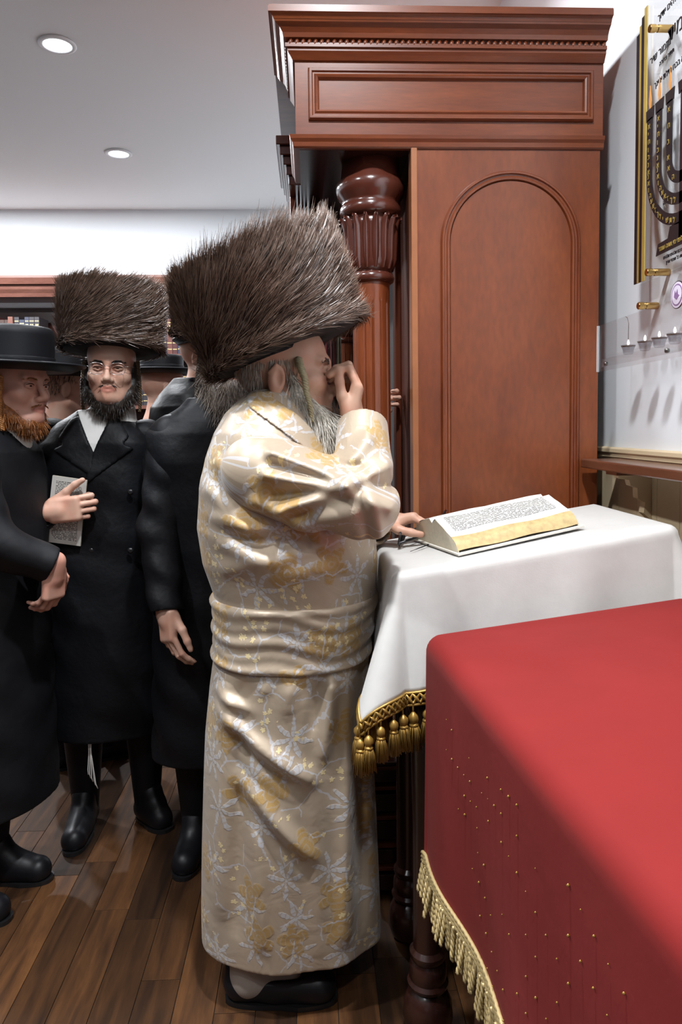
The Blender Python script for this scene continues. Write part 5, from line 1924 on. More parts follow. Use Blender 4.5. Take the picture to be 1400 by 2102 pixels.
def dark_figure(label, head, zsh, cx, cy, face, z0, wid, dep, arms, feet, hands, skin, coat_m, group=None, h=0.0036, eyes=True, vneck=None, lapels=True, hem_slit=False, zf=None, rip=1.0):
    """a standing man in a long black coat; returns his root and the coat volume"""
    t = thing('person', label, 'person', (cx, cy, 0), group)
    legs = []
    for f in feet:
        a_ = np.array(f[0][:2], float) + unit(np.array(f[1][:2]) - np.array(f[0][:2])) * 0.05
        legs.append(((a_[0], a_[1], zsh - 0.56), (a_[0], a_[1], 0.48), (a_[0], a_[1], 0.09)))
    pts = [head.p, head(0.13, 0.1, 0.15), head(-0.13, -0.1, 0.15), (cx, cy, 0.02), (cx - 0.12, cy - 0.12, 1), (cx + 0.12, cy + 0.12, 1)] + [p for a in arms for p in a] + [hd[0] + np.array(hd[1]) * 0.2 for hd in hands] + [q for l in legs for q in l]
    lo, hi = bounds(pts, 0.09)
    lo[2] = 0.02
    v = Vol(lo, hi, h, zfine=(zf or [(head.p[2] - 0.2, 3)]) + [(hd[0][2] - 0.14, hd[0][2] + 0.14) for hd in hands])
    head.build(v)
    core_body(v, head, zsh, cx, cy, arms, legs)
    for hd in hands:
        hand(v, *hd)
    V, F = v.mesh(1)
    obj('body', V, F, skin, t, True, {'lip': head.lip(V)})
    if eyes:
        head.eyes(t)
    # coat
    ang = math.atan2(face[1], face[0])
    rows = fig_rows(cx, cy, z0, zsh, wid, dep)
    lo, hi = (cx - wid - 0.12, cy - wid - 0.12, z0 - 0.03), (cx + wid + 0.12, cy + wid + 0.12, zsh + 0.09)
    c = Vol(lo, hi, 0.0055)
    c.loft(rows, ang, 0.01, 2.3, disp=lambda X, Y, Z: wr(X, Y, Z, 0.0035 * rip, 0.9, cx * 9))
    ca, sa = math.cos(ang), math.sin(ang)
    if vneck:
        zv, sl = vneck                                # bottom of the V, widening upward
        base = c.copy()

        def wedge(X, Y, Z):
            f = (X - cx) * ca + (Y - cy) * sa
            l = -(X - cx) * sa + (Y - cy) * ca
            return np.maximum(np.abs(l) - (Z - zv) * sl, -f + 0 * Z)
        c.put(wedge, lo, (hi[0], hi[1], hi[2] + 0.1), 0.003, 'sub')
    # room for the neck
    c.cap(head(-0.04, 0, -0.21), head(-0.02, 0, -0.02), 0.066, 0.075, 0.004, 'sub')
    V, F = c.mesh(1)
    coat = obj('coat', V, F, coat_m, t, True)
    for a in arms:
        sleeve(t, a, (0.075, 0.064, 0.050), coat_m, disp=lambda X, Y, Z: wr(X, Y, Z, 0.004 * rip, 1.4, cx * 5))
    if vneck:
        # shirt front seen in the V
        sh = Vol((cx - 0.2, cy - 0.2, zv - 0.06), (cx + 0.2, cy + 0.2, zsh + 0.10), 0.004)
        sh.loft([(z, x_, y_, a_ * 0.93, b_ * 0.93) for z, x_, y_, a_, b_ in rows], ang, 0.01, 2.3)
        nb, nt = head(-0.035, 0, -0.185), head(-0.018, 0, -0.115)
        sh.cap(nb, nt, 0.078, 0.072, 0.02)
        cutplane(sh, nt - np.array([0, 0, 0.0]), nt - nb, nt - 0.15, nt + 0.15)
        sh.cap(nb, nt + unit(nt - nb) * 0.1, 0.0645, 0.0645, 0.003, 'sub')
        V, F = sh.mesh(1)
        obj('shirt', V, F, M_SHIRT, t, True)
        if lapels:
            for sgn in (-1, 1):
                q = base.copy()
                q.d = q.d - 0.007
                zl = zv
                poly = [(-0.004, zl - 0.004), ((zsh + 0.03 - zl) * sl, zsh + 0.03), ((zsh + 0.03 - zl) * sl + 0.025, zsh + 0.02), (0.112, zsh - 0.040), (0.094, zsh - 0.062), (0.128, zsh - 0.078), (-0.03 if sgn > 0 else 0.004, zl - (0.105 if sgn > 0 else 0.075))]

                def band(X, Y, Z, sgn=sgn, poly=poly):
                    f = (X - cx) * ca + (Y - cy) * sa
                    l = (-(X - cx) * sa + (Y - cy) * ca) * sgn
                    return np.maximum(poly_sdf(l, Z + 0 * X, poly), -f + 0.02 + 0 * Z)
                bb = band(q.x[:, None, None], q.y[None, :, None], q.z[None, None, :]).astype(np.float32)
                q.d = np.maximum(np.maximum(q.d, bb), -(base.d + 0.006))
                V, F = q.mesh(1)
                if len(V):
                    obj('lapel', V, F, coat_m, t, True)
    for (hp, tp) in feet:
        shoe(t, hp, tp)
        # black stocking
        st_ = Vol(np.minimum(hp, tp) - 0.12, (max(hp[0], tp[0]) + 0.12, max(hp[1], tp[1]) + 0.12, z0 + 0.06), 0.006)
        d = unit([tp[0] - hp[0], tp[1] - hp[1], 0])
        a_ = np.array([hp[0], hp[1], 0]) + d * 0.05
        st_.cap(a_ + (0, 0, 0.07), (a_[0], a_[1], z0 + 0.03), 0.045, 0.075, 0.02)
        V, F = st_.mesh(1)
        obj('stocking', V, F, M_BLACK, t, True)
    return t, coat


# ------------------------------------------------------------------ the young man with glasses
HA = Head(W(229, 761, 2.47), (0.13, -1, -0.03), (0.02, 0, 1), 1.0)
ACX, ACY, ASH = W(205, 900, 2.50)[0], 2.50, 1.425
wrA = W(100, 1050, 2.30)
handA = (wrA, (0.98, -0.05, 0.10), (0.08, 1.0, 0.05), (-0.1, 0.0, 1.0), ((30, 96, 60), (33, 98, 60), (36, 100, 60), (39, 100, 60)), ((0.85, -0.05, 0.55), (0.85, 0.0, 0.55), (0.9, 0.0, 0.40)), 1.02, 0.006, 0.03)
armA1 = [W(108, 905, 2.50), W(50, 1100, 2.49), wrA + np.array([-0.012, 0.01, 0])]
armA2 = [W(298, 905, 2.52), W(312, 1085, 2.54), W(300, 1225, 2.48)]
feetA = [((W(182, 1690, 2.6)[0], 2.62, 0), (W(150, 1740, 2.40)[0], 2.37, 0)), ((W(285, 1690, 2.6)[0], 2.62, 0), (W(352, 1700, 2.55)[0], 2.50, 0))]
pA, coatA = dark_figure('young man with round wire glasses, dark beard and fur hat, clutching a white booklet', HA, ASH, ACX, ACY, (0.10, -1), 0.385, 0.215, 0.135, [armA1, armA2], feetA,
                        [handA, (armA2[2] + np.array([0, 0, 0.0]), (0, -0.05, -1), (0.3, 1, 0), (-1, 0.1, 0), RELAX, THUMB, 1.0)], M_SKIN, M_SATIN, h=0.0030, vneck=(W(238, 930, 2.37)[2], 0.42))
HA.brows(pA, M_HDARK, 260, 3, 0.0034)
fur_hat(pA, HA(-0.018, 0, 0.072), HA.R @ np.array([-0.13, 0.02, 1.0]), HA.R[:, 0], 0.168, 0.185, 24000, 21, 1.0, 0.052)
cb = []
for y in (-1, 1):
    cb += [(HA(0.004, y * 0.070, 0.020), HA(0.012, y * 0.069, -0.040), 0.013, 0.015), (HA(0.012, y * 0.069, -0.040), HA(0.036, y * 0.060, -0.080), 0.016, 0.021), (HA(0.036, y * 0.060, -0.080), HA(0.064, y * 0.022, -0.112), 0.021, 0.020)]
cb += [(HA(0.058, -0.025, -0.118), HA(0.058, 0.025, -0.118), 0.022, 0.022), (HA(0.042, 0, -0.128), HA(0.042, 0, -0.135), 0.036, 0.03)]
beard(pA, M_HDARK, cb, 4200, 0.016, (0, -0.1, -0.6), 0.0014, 8)
mus = []
g = np.random.default_rng(4)
mr, md = [], []
for y in (-1, 1):
    for i in range(130):
        t = g.uniform(0, 1)
        mr.append(HA(np.interp(t, [0, 1], [0.1045, 0.0955]), y * (0.004 + 0.022 * t), -0.0480 - 0.007 * t ** 1.5 + g.uniform(-0.0015, 0.0015)))
        md.append(HA.R @ np.array([0.0, y * 0.8, -0.7 - 0.3 * t]))
strands('moustache', np.array(mr), np.array(md), g.uniform(0.004, 0.007, len(mr)), np.zeros((len(mr), 3)), 0.0010, M_HDARK, pA, 2, 5)
# chin stubble: short hairs below the lip
mr, md = [], []
for i in range(260):
    a, b = g.uniform(-0.03, 0.03), g.uniform(-0.104, -0.092)
    mr.append(HA(0.094 - abs(a) * 0.35 + (b + 0.09) * 0.1, a, b))
    md.append(HA.R @ np.array([0.5, 0, -1]))
strands('chin_hair', np.array(mr), np.array(md), g.uniform(0.005, 0.012, len(mr)), np.zeros((len(mr), 3)), 0.0011, M_HDARK, pA, 2, 6)
curl('side_lock', [HA(0.004, -0.083, 0.03), HA(0.008, -0.091, -0.05), HA(0.008, -0.091, -0.12), HA(0.014, -0.083, -0.165)], 0.0052, 0.0058, 7, M_CURL, pA)
curl('side_lock', [HA(0.004, 0.083, 0.03), HA(0.008, 0.090, -0.05), HA(0.008, 0.092, -0.10), HA(0.014, 0.090, -0.135)], 0.0042, 0.0048, 7, M_CURL, pA)
# wire glasses
ey = thing_gl = None
gl_ = MB()
for y in (-1, 1):
    ring = []
    for t in np.linspace(0, 2 * PI, 30, endpoint=False):
        a = 0.0235 * math.copysign(abs(math.cos(t)) ** 0.75, math.cos(t))
        b = 0.0185 * math.copysign(abs(math.sin(t)) ** 0.75, math.sin(t))
        ring.append(HA(0.113 - 0.12 * (0.0315 + a) ** 2 * 8, y * (0.0325 + a), 0.001 + b))
    gl_.tube(ring, 0.0009, 6, closed=True)
    if y == -1:
        L1 = ring
    else:
        L2 = ring
gl_.tube([HA(0.112, -0.0095, 0.008), HA(0.1155, 0, 0.011), HA(0.112, 0.0095, 0.008)], 0.0009, 6)
for y in (-1, 1):
    gl_.tube([HA(0.1095 - 0.012, y * 0.056, 0.009), HA(0.090, y * 0.070, 0.010), HA(0.0, y * 0.083, 0.012)], 0.0009, 6)
glo = gl_.build('eyeglasses', M_WIRE, pA, smooth=True)
for ring in (L1, L2):
    MB().add(ring + [p + HA.R[:, 0] * 0.001 for p in ring], [tuple(range(30)), tuple(range(59, 29, -1))]).build('lens', M_LENS, glo)
# white fringe strings below the coat
fs = MB()
for i in range(5):
    b0 = W(181 + i * 1.5, 1508, 2.38)
    fs.tube([b0, b0 + np.array([0.003 * math.sin(i), 0, -0.06]), b0 + np.array([0.004 * i - 0.006, 0.004 * math.cos(i * 2), -0.12 - 0.012 * i]), b0 + np.array([0.005 * i - 0.004, 0, -0.135 - 0.012 * i])], 0.0016, 5)
fs.build('fringe_strings', M_STRING, pA, smooth=True)
# two coat buttons
for (px, py) in ((268, 1010), (187, 1130), (268, 1130)):
    p = W(px, py, 2.37)
    MB().lathe([(0.010, 0), (0.010, 0.003), (0.004, 0.005)], p, 14, R=np.column_stack([(1, 0, 0), (0, 0, 1), (0, -1, 0)])).build('button', M_BLKPL, pA, smooth=True)

# the booklet in his hand
bo = thing('booklet', 'thin white printed booklet held upright in the young man\'s hand', 'booklet', W(145, 1050, 2.33))
p00, p10, p01 = W(108, 976, 2.325), W(180, 978, 2.335), W(95, 1112, 2.335)
ex, ez_ = (p10 - p00), (p01 - p00)
nb_ = unit(np.cross(ex, ez_))
nb_ = nb_ if nb_[1] < 0 else -nb_
for k_, (nm, off, th, m_) in enumerate((('front_leaf', 0.0, 0.0012, M_PAPER), ('page_block', -0.0015, 0.007, M_PAGEE), ('back_leaf', -0.009, 0.0012, M_SHIRT))):
    V, A = [], []
    for o2 in (0, -th):
        for j in range(9):
            for i in range(5):
                a, b = i / 4, j / 8
                V.append(p00 + ex * (a * 0.99 + 0.0 * k_) + ez_ * b + nb_ * (off + o2 + 0.006 * math.sin(b * 3.1)) + ez_ * 0.06 * a)
                A.append((a * 0.11, b * 0.2, 1.0 if 0.07 < a < 0.93 and 0.05 < b < 0.95 else 0.0))
    F = [(j * 5 + i, j * 5 + i + 1, j * 5 + i + 6, j * 5 + i + 5) for j in range(8) for i in range(4)]
    F2 = [(f[3] + 45, f[2] + 45, f[1] + 45, f[0] + 45) for f in F]
    ed = [0, 1, 2, 3, 4, 9, 14, 19, 24, 29, 34, 39, 44, 43, 42, 41, 40, 35, 30, 25, 20, 15, 10, 5]
    F3 = [(ed[i], ed[(i + 1) % len(ed)], ed[(i + 1) % len(ed)] + 45, ed[i] + 45) for i in range(len(ed))]
    obj(nm, V, F + F2 + F3, m_, bo, False, {'pat': A})

# ------------------------------------------------------------------ the ginger-bearded man in profile
HB = Head(W(27, 795, 2.26), (0.93, -0.36, -0.04), (0.0, 0, 1), 1.03)
BCX, BCY, BSH = W(-38, 900, 2.24)[0], 2.24, 1.405
wrB = W(100, 1168, 2.12)
armB1 = [W(-70, 930, 2.10), W(-25, 1110, 2.02), W(108, 1160, 2.08)]
armB2 = [W(15, 925, 2.36), W(30, 1120, 2.33), W(66, 1152, 2.20)]
hB1 = (armB1[2] + np.array([0.008, 0, -0.006]), (-0.18, 0.10, -1.0), (-0.85, 0.45, 0.1), (0.45, 0.85, 0.0), ((30, 30, 20), (32, 32, 20), (34, 34, 20), (36, 36, 22)), THUMB, 0.95)
hB2 = (armB2[2], (1.0, -0.25, -0.15), (0.1, -0.3, -1.0), (-0.2, -1.0, 0.3), ((50, 70, 40),) * 4, ((0.7, -0.3, 0.6), (0.8, -0.35, 0.3), (0.9, -0.2, 0.1)), 0.92)
feetB = [((W(-40, 1770, 2.3)[0], 2.27, 0), (W(118, 1775, 2.3)[0] - 0.0, 2.25, 0)), ((W(-120, 1850, 2.1)[0], 2.10, 0), (W(32, 1860, 2.1)[0], 2.06, 0))]
pB, coatB = dark_figure('ginger-bearded man in profile with flat black wide-brimmed hat and black coat', HB, BSH, BCX, BCY, (0.92, -0.38), 0.27, 0.205, 0.145, [armB1, armB2], feetB, [hB1, hB2], M_SKINR, M_BLACK, h=0.0032)
felt_hat(pB, HB(-0.006, 0, 0.050), (0.03, -0.02, 1), HB.R[:, 0], 0.118, 0.215, 0.128)
HB.brows(pB, M_HRED, 100, 5, 0.003)
cb = []
for y in (-1, 1):
    cb += [(HB(0.0, y * 0.070, 0.025), HB(0.008, y * 0.069, -0.04), 0.011, 0.014), (HB(0.008, y * 0.069, -0.040), HB(0.034, y * 0.056, -0.080), 0.015, 0.021), (HB(0.034, y * 0.056, -0.080), HB(0.070, y * 0.018, -0.104), 0.021, 0.022)]
cb += [(HB(0.070, -0.012, -0.108), HB(0.074, 0.012, -0.112), 0.024, 0.022), (HB(0.040, 0, -0.105), HB(0.050, 0, -0.118), 0.034, 0.026)]
beard(pB, M_HRED, cb, 4200, 0.015, (0.1, 0, -0.6), 0.0014, 9)
mr, md = [], []
for y in (-1, 1):
    for i in range(90):
        t = g.uniform(0, 1)
        mr.append(HB(np.interp(t, [0, 1], [0.1065, 0.0955]), y * (0.003 + 0.030 * t), -0.0485 - 0.008 * t ** 1.5 + g.uniform(-0.002, 0.002)))
        md.append(HB.R @ np.array([0.0, y * 0.8, -0.7]))
strands('moustache', np.array(mr), np.array(md), g.uniform(0.006, 0.010, len(mr)), np.zeros((len(mr), 3)), 0.001, M_HRED, pB, 2, 7)
# hair at the temple
tr, td = [], []
for i in range(700):
    a, b = g.uniform(-0.06, 0.03), g.uniform(0.012, 0.055)
    y = -0.0775 * math.sqrt(max(0.05, 1 - ((a + 0.015) / 0.1) ** 2))
    tr.append(HB(a, y, b))
    td.append(HB.R @ np.array([-0.3, -0.25, -1]))
strands('temple_hair', np.array(tr), np.array(td), g.uniform(0.012, 0.025, len(tr)), np.zeros((len(tr), 3)), 0.0013, M_HRED, pB, 3, 8)
curl('side_lock', [HB(0.022, -0.074, 0.03), HB(0.026, -0.082, -0.03), HB(0.030, -0.082, -0.09), HB(0.034, -0.076, -0.125)], 0.0055, 0.0062, 8, M_CURLR, pB)
nb_, nt_ = HB(-0.045, 0, -0.190), HB(-0.022, 0, -0.105)
MB().lathe([(0.070, -0.05), (0.079, -0.05), (0.071, 0.022), (0.066, 0.024)], (nb_ + nt_) / 2, 40, R=hat_frame(HB.R[:, 0], unit(nt_ - nb_) + np.array([0.0, 0, 0]) - HB.R[:, 0] * 0.45)).build('shirt_collar', M_SHIRT, pB, smooth=True)

# ------------------------------------------------------------------ the man half hidden behind the brocade robe
HC = Head(W(468, 738, 2.34), (0.35, -0.94, -0.05), (0, 0, 1), 1.0)
CCX_, CCY_, CSH = W(430, 900, 2.36)[0], 2.36, 1.455
wrC = W(341, 1258, 2.15)
armC1 = [W(352, 900, 2.31), W(328, 1090, 2.25), wrC]
armC2 = [CCX_ + 0.0, 0, 0]
armC2 = [(CCX_ + 0.17, 2.40, 1.37), (CCX_ + 0.20, 2.44, 1.10), (CCX_ + 0.12, 2.34, 0.95)]
hC1 = (wrC + np.array([0, 0, 0.01]), (0.12, -0.2, -1), (0.75, 0.6, 0.0), (0.7, -0.65, 0.1), ((20, 24, 14), (22, 26, 16), (26, 28, 18), (28, 30, 20)), ((0.85, 0.15, 0.5), (0.95, 0.2, 0.2), (0.95, 0.3, 0.0)), 0.98)
hC2 = (np.array(armC2[2]), (0.1, -0.2, -1), (-0.8, 0.5, 0), (-0.5, -0.8, 0), RELAX, THUMB, 0.95)
feetC = [((W(420, 1740, 2.5)[0], 2.44, 0), (W(380, 1790, 2.3)[0], 2.215, 0)), ((W(500, 1740, 2.5)[0], 2.46, 0), (W(500, 1790, 2.3)[0], 2.21, 0))]
pC, coatC = dark_figure('man in black coat half hidden behind the brocade robe, long side lock', HC, CSH, CCX_, CCY_, (0.3, -0.95), 0.36, 0.205, 0.14, [armC1, armC2], feetC, [hC1, hC2], M_SKIN, M_SATIN, h=0.0036)
fur_hat(pC, HC(-0.018, 0, 0.068), HC.R @ np.array([0.02, 0.05, 1.0]), HC.R[:, 0], 0.172, 0.165, 14000, 33, 1.0, 0.052)
cb = []
for y in (-1, 1):
    cb += [(HC(0.004, y * 0.068, 0.0), HC(0.03, y * 0.064, -0.07), 0.016, 0.024), (HC(0.03, y * 0.064, -0.07), HC(0.06, y * 0.040, -0.15), 0.030, 0.034)]
cb += [(HC(0.07, 0, -0.10), HC(0.085, 0, -0.22), 0.050, 0.040)]
beard(pC, M_HPEP, cb, 3500, 0.035, (0.05, -0.1, -0.6), 0.0015, 14, 0.6)
curl('side_lock', [HC(0.0, -0.085, 0.03), HC(0.004, -0.098, -0.08), HC(0.004, -0.102, -0.2), HC(0.004, -0.100, -0.285)], 0.0050, 0.0058, 13, M_CURLD, pC, 150)

# ------------------------------------------------------------------ men farther back
def back_man(label, head, zsh, cx, cy, face, arms, hands, hatfn, wid=0.205, dep=0.14, eyes=False, skin=M_SKIN, m=M_SATIN):
    feet = [((cx - 0.08, cy + 0.02, 0), (cx - 0.08 + 0.24 * face[0], cy + 0.02 + 0.24 * face[1], 0)), ((cx + 0.08, cy + 0.1, 0), (cx + 0.08 + 0.24 * face[0], cy + 0.1 + 0.24 * face[1], 0))]
    t, c = dark_figure(label, head, zsh, cx, cy, face, 0.36, wid, dep, arms, feet, hands, skin, m, h=0.0045, eyes=eyes)
    hatfn(t)
    return t


HE = Head(W(137, 800, 2.98), (0.85, 0.45, 0), (0, 0, 1), 1.0)
ecx, ecy = W(128, 900, 2.98)[0] - 0.02, 2.98
armE = [[(ecx - 0.1, ecy - 0.17, 1.30), (ecx - 0.05, ecy - 0.22, 1.05), (ecx + 0.05, ecy - 0.2, 0.85)]]
pE = back_man('dark-hatted man behind, only his ear and cheek showing between two faces', HE, HE.p[2] - 0.20, ecx, ecy, (0.88, 0.47), armE, [(np.array(armE[0][2]), (0.2, 0, -1), (0, 1, 0), (1, 0, 0.2), RELAX, THUMB, 0.95)], lambda t: felt_hat(t, HE(-0.01, 0, 0.05), (0, 0, 1), HE.R[:, 0], 0.11, 0.19, 0.115))
tr, td = [], []
for i in range(500):
    a, b = g.uniform(-0.09, 0.05), g.uniform(-0.02, 0.055)
    y = -0.0775 * math.sqrt(max(0.05, 1 - ((a + 0.015) / 0.1) ** 2))
    if a > -0.035 and b < 0.03:
        continue
    tr.append(HE(a, y, b))
    td.append(HE.R @ np.array([-0.2, -0.2, -1]))
strands('short_hair', np.array(tr), np.array(td), g.uniform(0.010, 0.02, len(tr)), np.zeros((len(tr), 3)), 0.0016, M_HDARK, pE, 3, 18)

HF = Head(W(428, 735, 2.78), (0.95, -0.2, -0.05), (0, 0, 1), 1.0)
fcx, fcy, fsh = W(400, 850, 2.78)[0], 2.78, W(385, 772, 2.78)[2] - 0.06
gripw = np.array([CCX - 0.036, 2.405, W(805, 822, 2.3)[2]])
armF = [[(fcx + 0.06, fcy - 0.16, fsh - 0.09), (fcx + 0.30, fcy - 0.19, fsh - 0.30), gripw - np.array([0.03, 0, 0.01])], [(fcx - 0.02, fcy + 0.19, fsh - 0.10), (fcx - 0.03, fcy + 0.22, fsh - 0.36), (fcx + 0.06, fcy + 0.2, fsh - 0.55)]]
pF = back_man('black-coated man behind the others, three fingertips gripping the carved column', HF, fsh, fcx, fcy, (0.95, -0.3), armF,
              [(gripw, (1, 0.0, 0.0), (0, -1, 0), (0, 0, 1), ((20, 62, 62), (24, 62, 60), (26, 60, 60), (30, 60, 58)), ((0.3, 0.5, 0.8), (0.4, 0.6, 0.6), (0.4, 0.8, 0.3)), 0.92), (np.array(armF[1][2]), (0.1, 0, -1), (0, -1, 0), (1, 0, 0), RELAX, THUMB, 0.95)],
              lambda t: felt_hat(t, HF(-0.01, 0, 0.05), (0, 0, 1), HF.R[:, 0], 0.105, 0.125, 0.08), wid=0.235)
HG = Head(W(336, 800, 3.5), (0.8, 0.5, 0), (0, 0, 1), 1.0)
gcx, gcy = HG.p[0], 3.52
armG = [[(gcx, gcy - 0.19, HG.p[2] - 0.28), (gcx, gcy - 0.23, HG.p[2] - 0.52), (gcx + 0.1, gcy - 0.2, HG.p[2] - 0.7)]]
pG = back_man('man far behind, only his low black hat showing beside the young man', HG, HG.p[2] - 0.20, gcx, gcy, (0.8, 0.5), armG, [(np.array(armG[0][2]), (0.2, 0, -1), (0, 1, 0), (1, 0, 0.2), RELAX, THUMB, 0.95)], lambda t: felt_hat(t, HG(-0.01, 0, 0.075), (0, 0, 1), HG.R[:, 0], 0.10, 0.165, 0.085))

# ------------------------------------------------------------------ the man in the brocade robe
MY = 1.80
mp = thing('person', 'man in flowered gold and silver brocade robe and tilted fur hat, hand over his eyes', 'person', (W(590, 1500, MY)[0], MY, 0))
HM = Head(W(588, 778, MY), (0.985, -0.04, 0.13), (-0.13, 0, 1), 1.10)
# arms: near arm raised to the face, far arm resting on the stand
shR, elR, wrR = W(535, 968, 1.625), W(745, 1034, 1.545), W(722, 885, 1.745)
cuffR = W(744, 872, 1.685)
shL, elL, wrL = W(600, 960, 1.99), W(690, 1095, 2.06), W(776, 1080, 1.90)
hR = (W(718, 874, 1.755), (0.20, 0.0, 0.98), (-0.97, 0.10, 0.20), (-0.10, -0.99, 0.0), ((34, 78, 25), (36, 80, 25), (40, 82, 25), (44, 84, 25)), ((0.85, 0.50, 0.15), (0.95, 0.35, -0.05), (0.97, 0.18, -0.05)), 1.05, 0.006, 0.02)
hL = (wrL + np.array([0.008, 0, 0.010]), (0.97, -0.20, 0.14), (0.14, -0.15, -0.97), (0.28, 0.95, -0.1), ((34, 52, 40), (38, 54, 40), (44, 56, 40), (50, 58, 40)), ((0.6, 0.5, 0.55), (0.85, 0.45, 0.2), (0.9, 0.35, 0.1)), 0.98)
# for the left hand the thumb lies on our side, closing on the temple of the glasses
hL = (hL[0], hL[1], hL[2], (-0.28, -0.95, 0.1), hL[4], ((0.62, 0.40, 0.62), (0.93, 0.35, 0.15), (0.95, 0.30, -0.05)), 0.98)
mlegs = [((W(540, 1300, 1.72)[0], 1.72, 0.85), (W(535, 1700, 1.72)[0], 1.72, 0.48), (W(512, 2000, 1.73)[0], 1.735, 0.10)), ((W(560, 1300, 1.88)[0], 1.90, 0.85), (W(560, 1700, 1.9)[0], 1.92, 0.48), (W(560, 1950, 1.92)[0], 1.93, 0.10))]
pts = [HM(0.15, 0.1, 0.16), HM(-0.14, -0.1, -0.1), shR, elR, wrR, shL, elL, wrL, wrL + (0.18, 0, 0), hR[0] + (0.03, 0, 0.19)] + [q for l in mlegs for q in l]
lo, hi = bounds(pts, 0.08)
lo[2] = 0.02
v = Vol(lo, hi, 0.0032, zfine=[(1.06, 1.22), (1.38, 3)])
HM.build(v, nose=0.97)
MSH = 1.43
mcx = W(565, 900, MY)[0]
core_body(v, HM, MSH, mcx, MY, [[shR, elR, wrR], [shL, elL, wrL]], mlegs)
hand(v, *hR)
hand(v, *hL)
V, F = v.mesh(1)
obj('body', V, F, M_SKINO, mp, True, {'lip': HM.lip(V)})
HM.brows(mp, M_HPEP, 140, 9, 0.006)

# robe
rows_px = [(800, 520, 612, 0.075), (822, 490, 622, 0.115), (850, 463, 636, 0.160), (890, 441, 656, 0.190), (940, 424, 690, 0.205), (1000, 412, 730, 0.215), (1080, 407, 768, 0.222), (1150, 418, 774, 0.212), (1212, 440, 772, 0.200), (1330, 442, 756, 0.195), (1400, 432, 756, 0.193), (1500, 421, 760, 0.190), (1600, 416, 766, 0.188), (1720, 412, 772, 0.178), (1850, 410, 778, 0.168), (1912, 411, 780, 0.163)]
rrows = []
for py, l, r_, ry in rows_px:
    a, b = W(l, py, MY), W(r_, py, MY)
    rrows.append((a[2], (a[0] + b[0]) / 2, MY, ry, (b[0] - a[0]) / 2))
FOLDS = []
ZS0, ZS1 = W(600, 1338, MY)[2], W(600, 1206, MY)[2]


def fold(px0, py0, px1, py1, amp, wdt, Y=1.62):
    a, b = W(px0, py0, Y), W(px1, py1, Y)
    FOLDS.append((a[0], a[2], b[0], b[2], amp * 1.35, wdt))


for f_ in ((415, 1000, 520, 1085, 0.012, 0.016), (440, 940, 500, 1030, 0.010, 0.016), (430, 1060, 545, 1095, 0.012, 0.014), (470, 1100, 640, 1108, -0.012, 0.012), (445, 1110, 560, 1150, 0.013, 0.016), (450, 1170, 600, 1140, 0.010, 0.016), (530, 1185, 690, 1160, 0.008, 0.016),
           (448, 1440, 512, 1462, 0.012, 0.010), (455, 1478, 640, 1600, 0.018, 0.014), (470, 1520, 600, 1620, -0.012, 0.013), (490, 1602, 640, 1760, 0.015, 0.014), (500, 1650, 620, 1790, -0.010, 0.013), (460, 1380, 452, 1900, 0.007, 0.018), (500, 1400, 486, 1930, -0.009, 0.015), (525, 1700, 540, 1960, 0.009, 0.014), (690, 1345, 665, 1560, 0.013, 0.012), (668, 1345, 640, 1500, -0.010, 0.010), (720, 1345, 712, 1950, 0.012, 0.016), (742, 1345, 745, 1950, -0.010, 0.013), (600, 1345, 590, 1460, 0.008, 0.012), (650, 1600, 655, 1980, 0.006, 0.02), (560, 1345, 540, 1420, 0.007, 0.010)):
    fold(*f_)


def folds(X, Y, Z):
    d = 0.0
    for x0, z0, x1, z1, amp, w in FOLDS:
        ex, ez2 = x1 - x0, z1 - z0
        L2 = ex * ex + ez2 * ez2
        t = np.clip(((X - x0) * ex + (Z - z0) * ez2) / L2, 0, 1)
        q = (X - x0 - t * ex) ** 2 + (Z - z0 - t * ez2) ** 2
        d = d + amp * np.exp(-q / (2 * w * w)) * (0.35 + 0.65 * np.abs(np.sin(t * PI)) ** 0.5)
    near = np.clip((MY + 0.05 - Y) / 0.1, 0, 1) * np.clip(np.maximum(ZS0 - Z, Z - ZS1) / 0.03, 0, 1)
    return d * near + 0.004 * np.sin(X * 38 + Y * 30) * np.clip((1.0 - Z) * 2, 0, 1)


def robe_pat(V):
    """cloth coordinates in metres: round the body and up"""
    zz2 = [r[0] for r in sorted(rrows)]
    cx = np.interp(V[:, 2], zz2, [r[1] for r in sorted(rrows)])
    th = np.arctan2(V[:, 0] - cx, -(V[:, 1] - MY))
    return {'pat': np.column_stack([th * 0.21, V[:, 2], 0 * th])}


lo = (min(r[1] - r[4] for r in rrows) - 0.05, MY - 0.29, rrows[-1][0] - 0.02)
hi = (max(r[1] + r[4] for r in rrows) + 0.05, MY + 0.29, rrows[0][0] + 0.04)
v = Vol(lo, hi, 0.0042)
v.loft(rrows, 0.0, 0.01, 2.15, disp=folds)
# the near and far shoulders
v.cap(W(548, 905, 1.70), W(540, 935, 1.655), 0.075, 0.070, 0.05)
base = v.copy()
v.cap(HM(-0.045, 0, -0.21), HM(-0.015, 0, -0.02), 0.070, 0.078, 0.004, 'sub')
V, F = v.mesh(1)
obj('robe', V, F, M_BROC, mp, True, robe_pat(V))
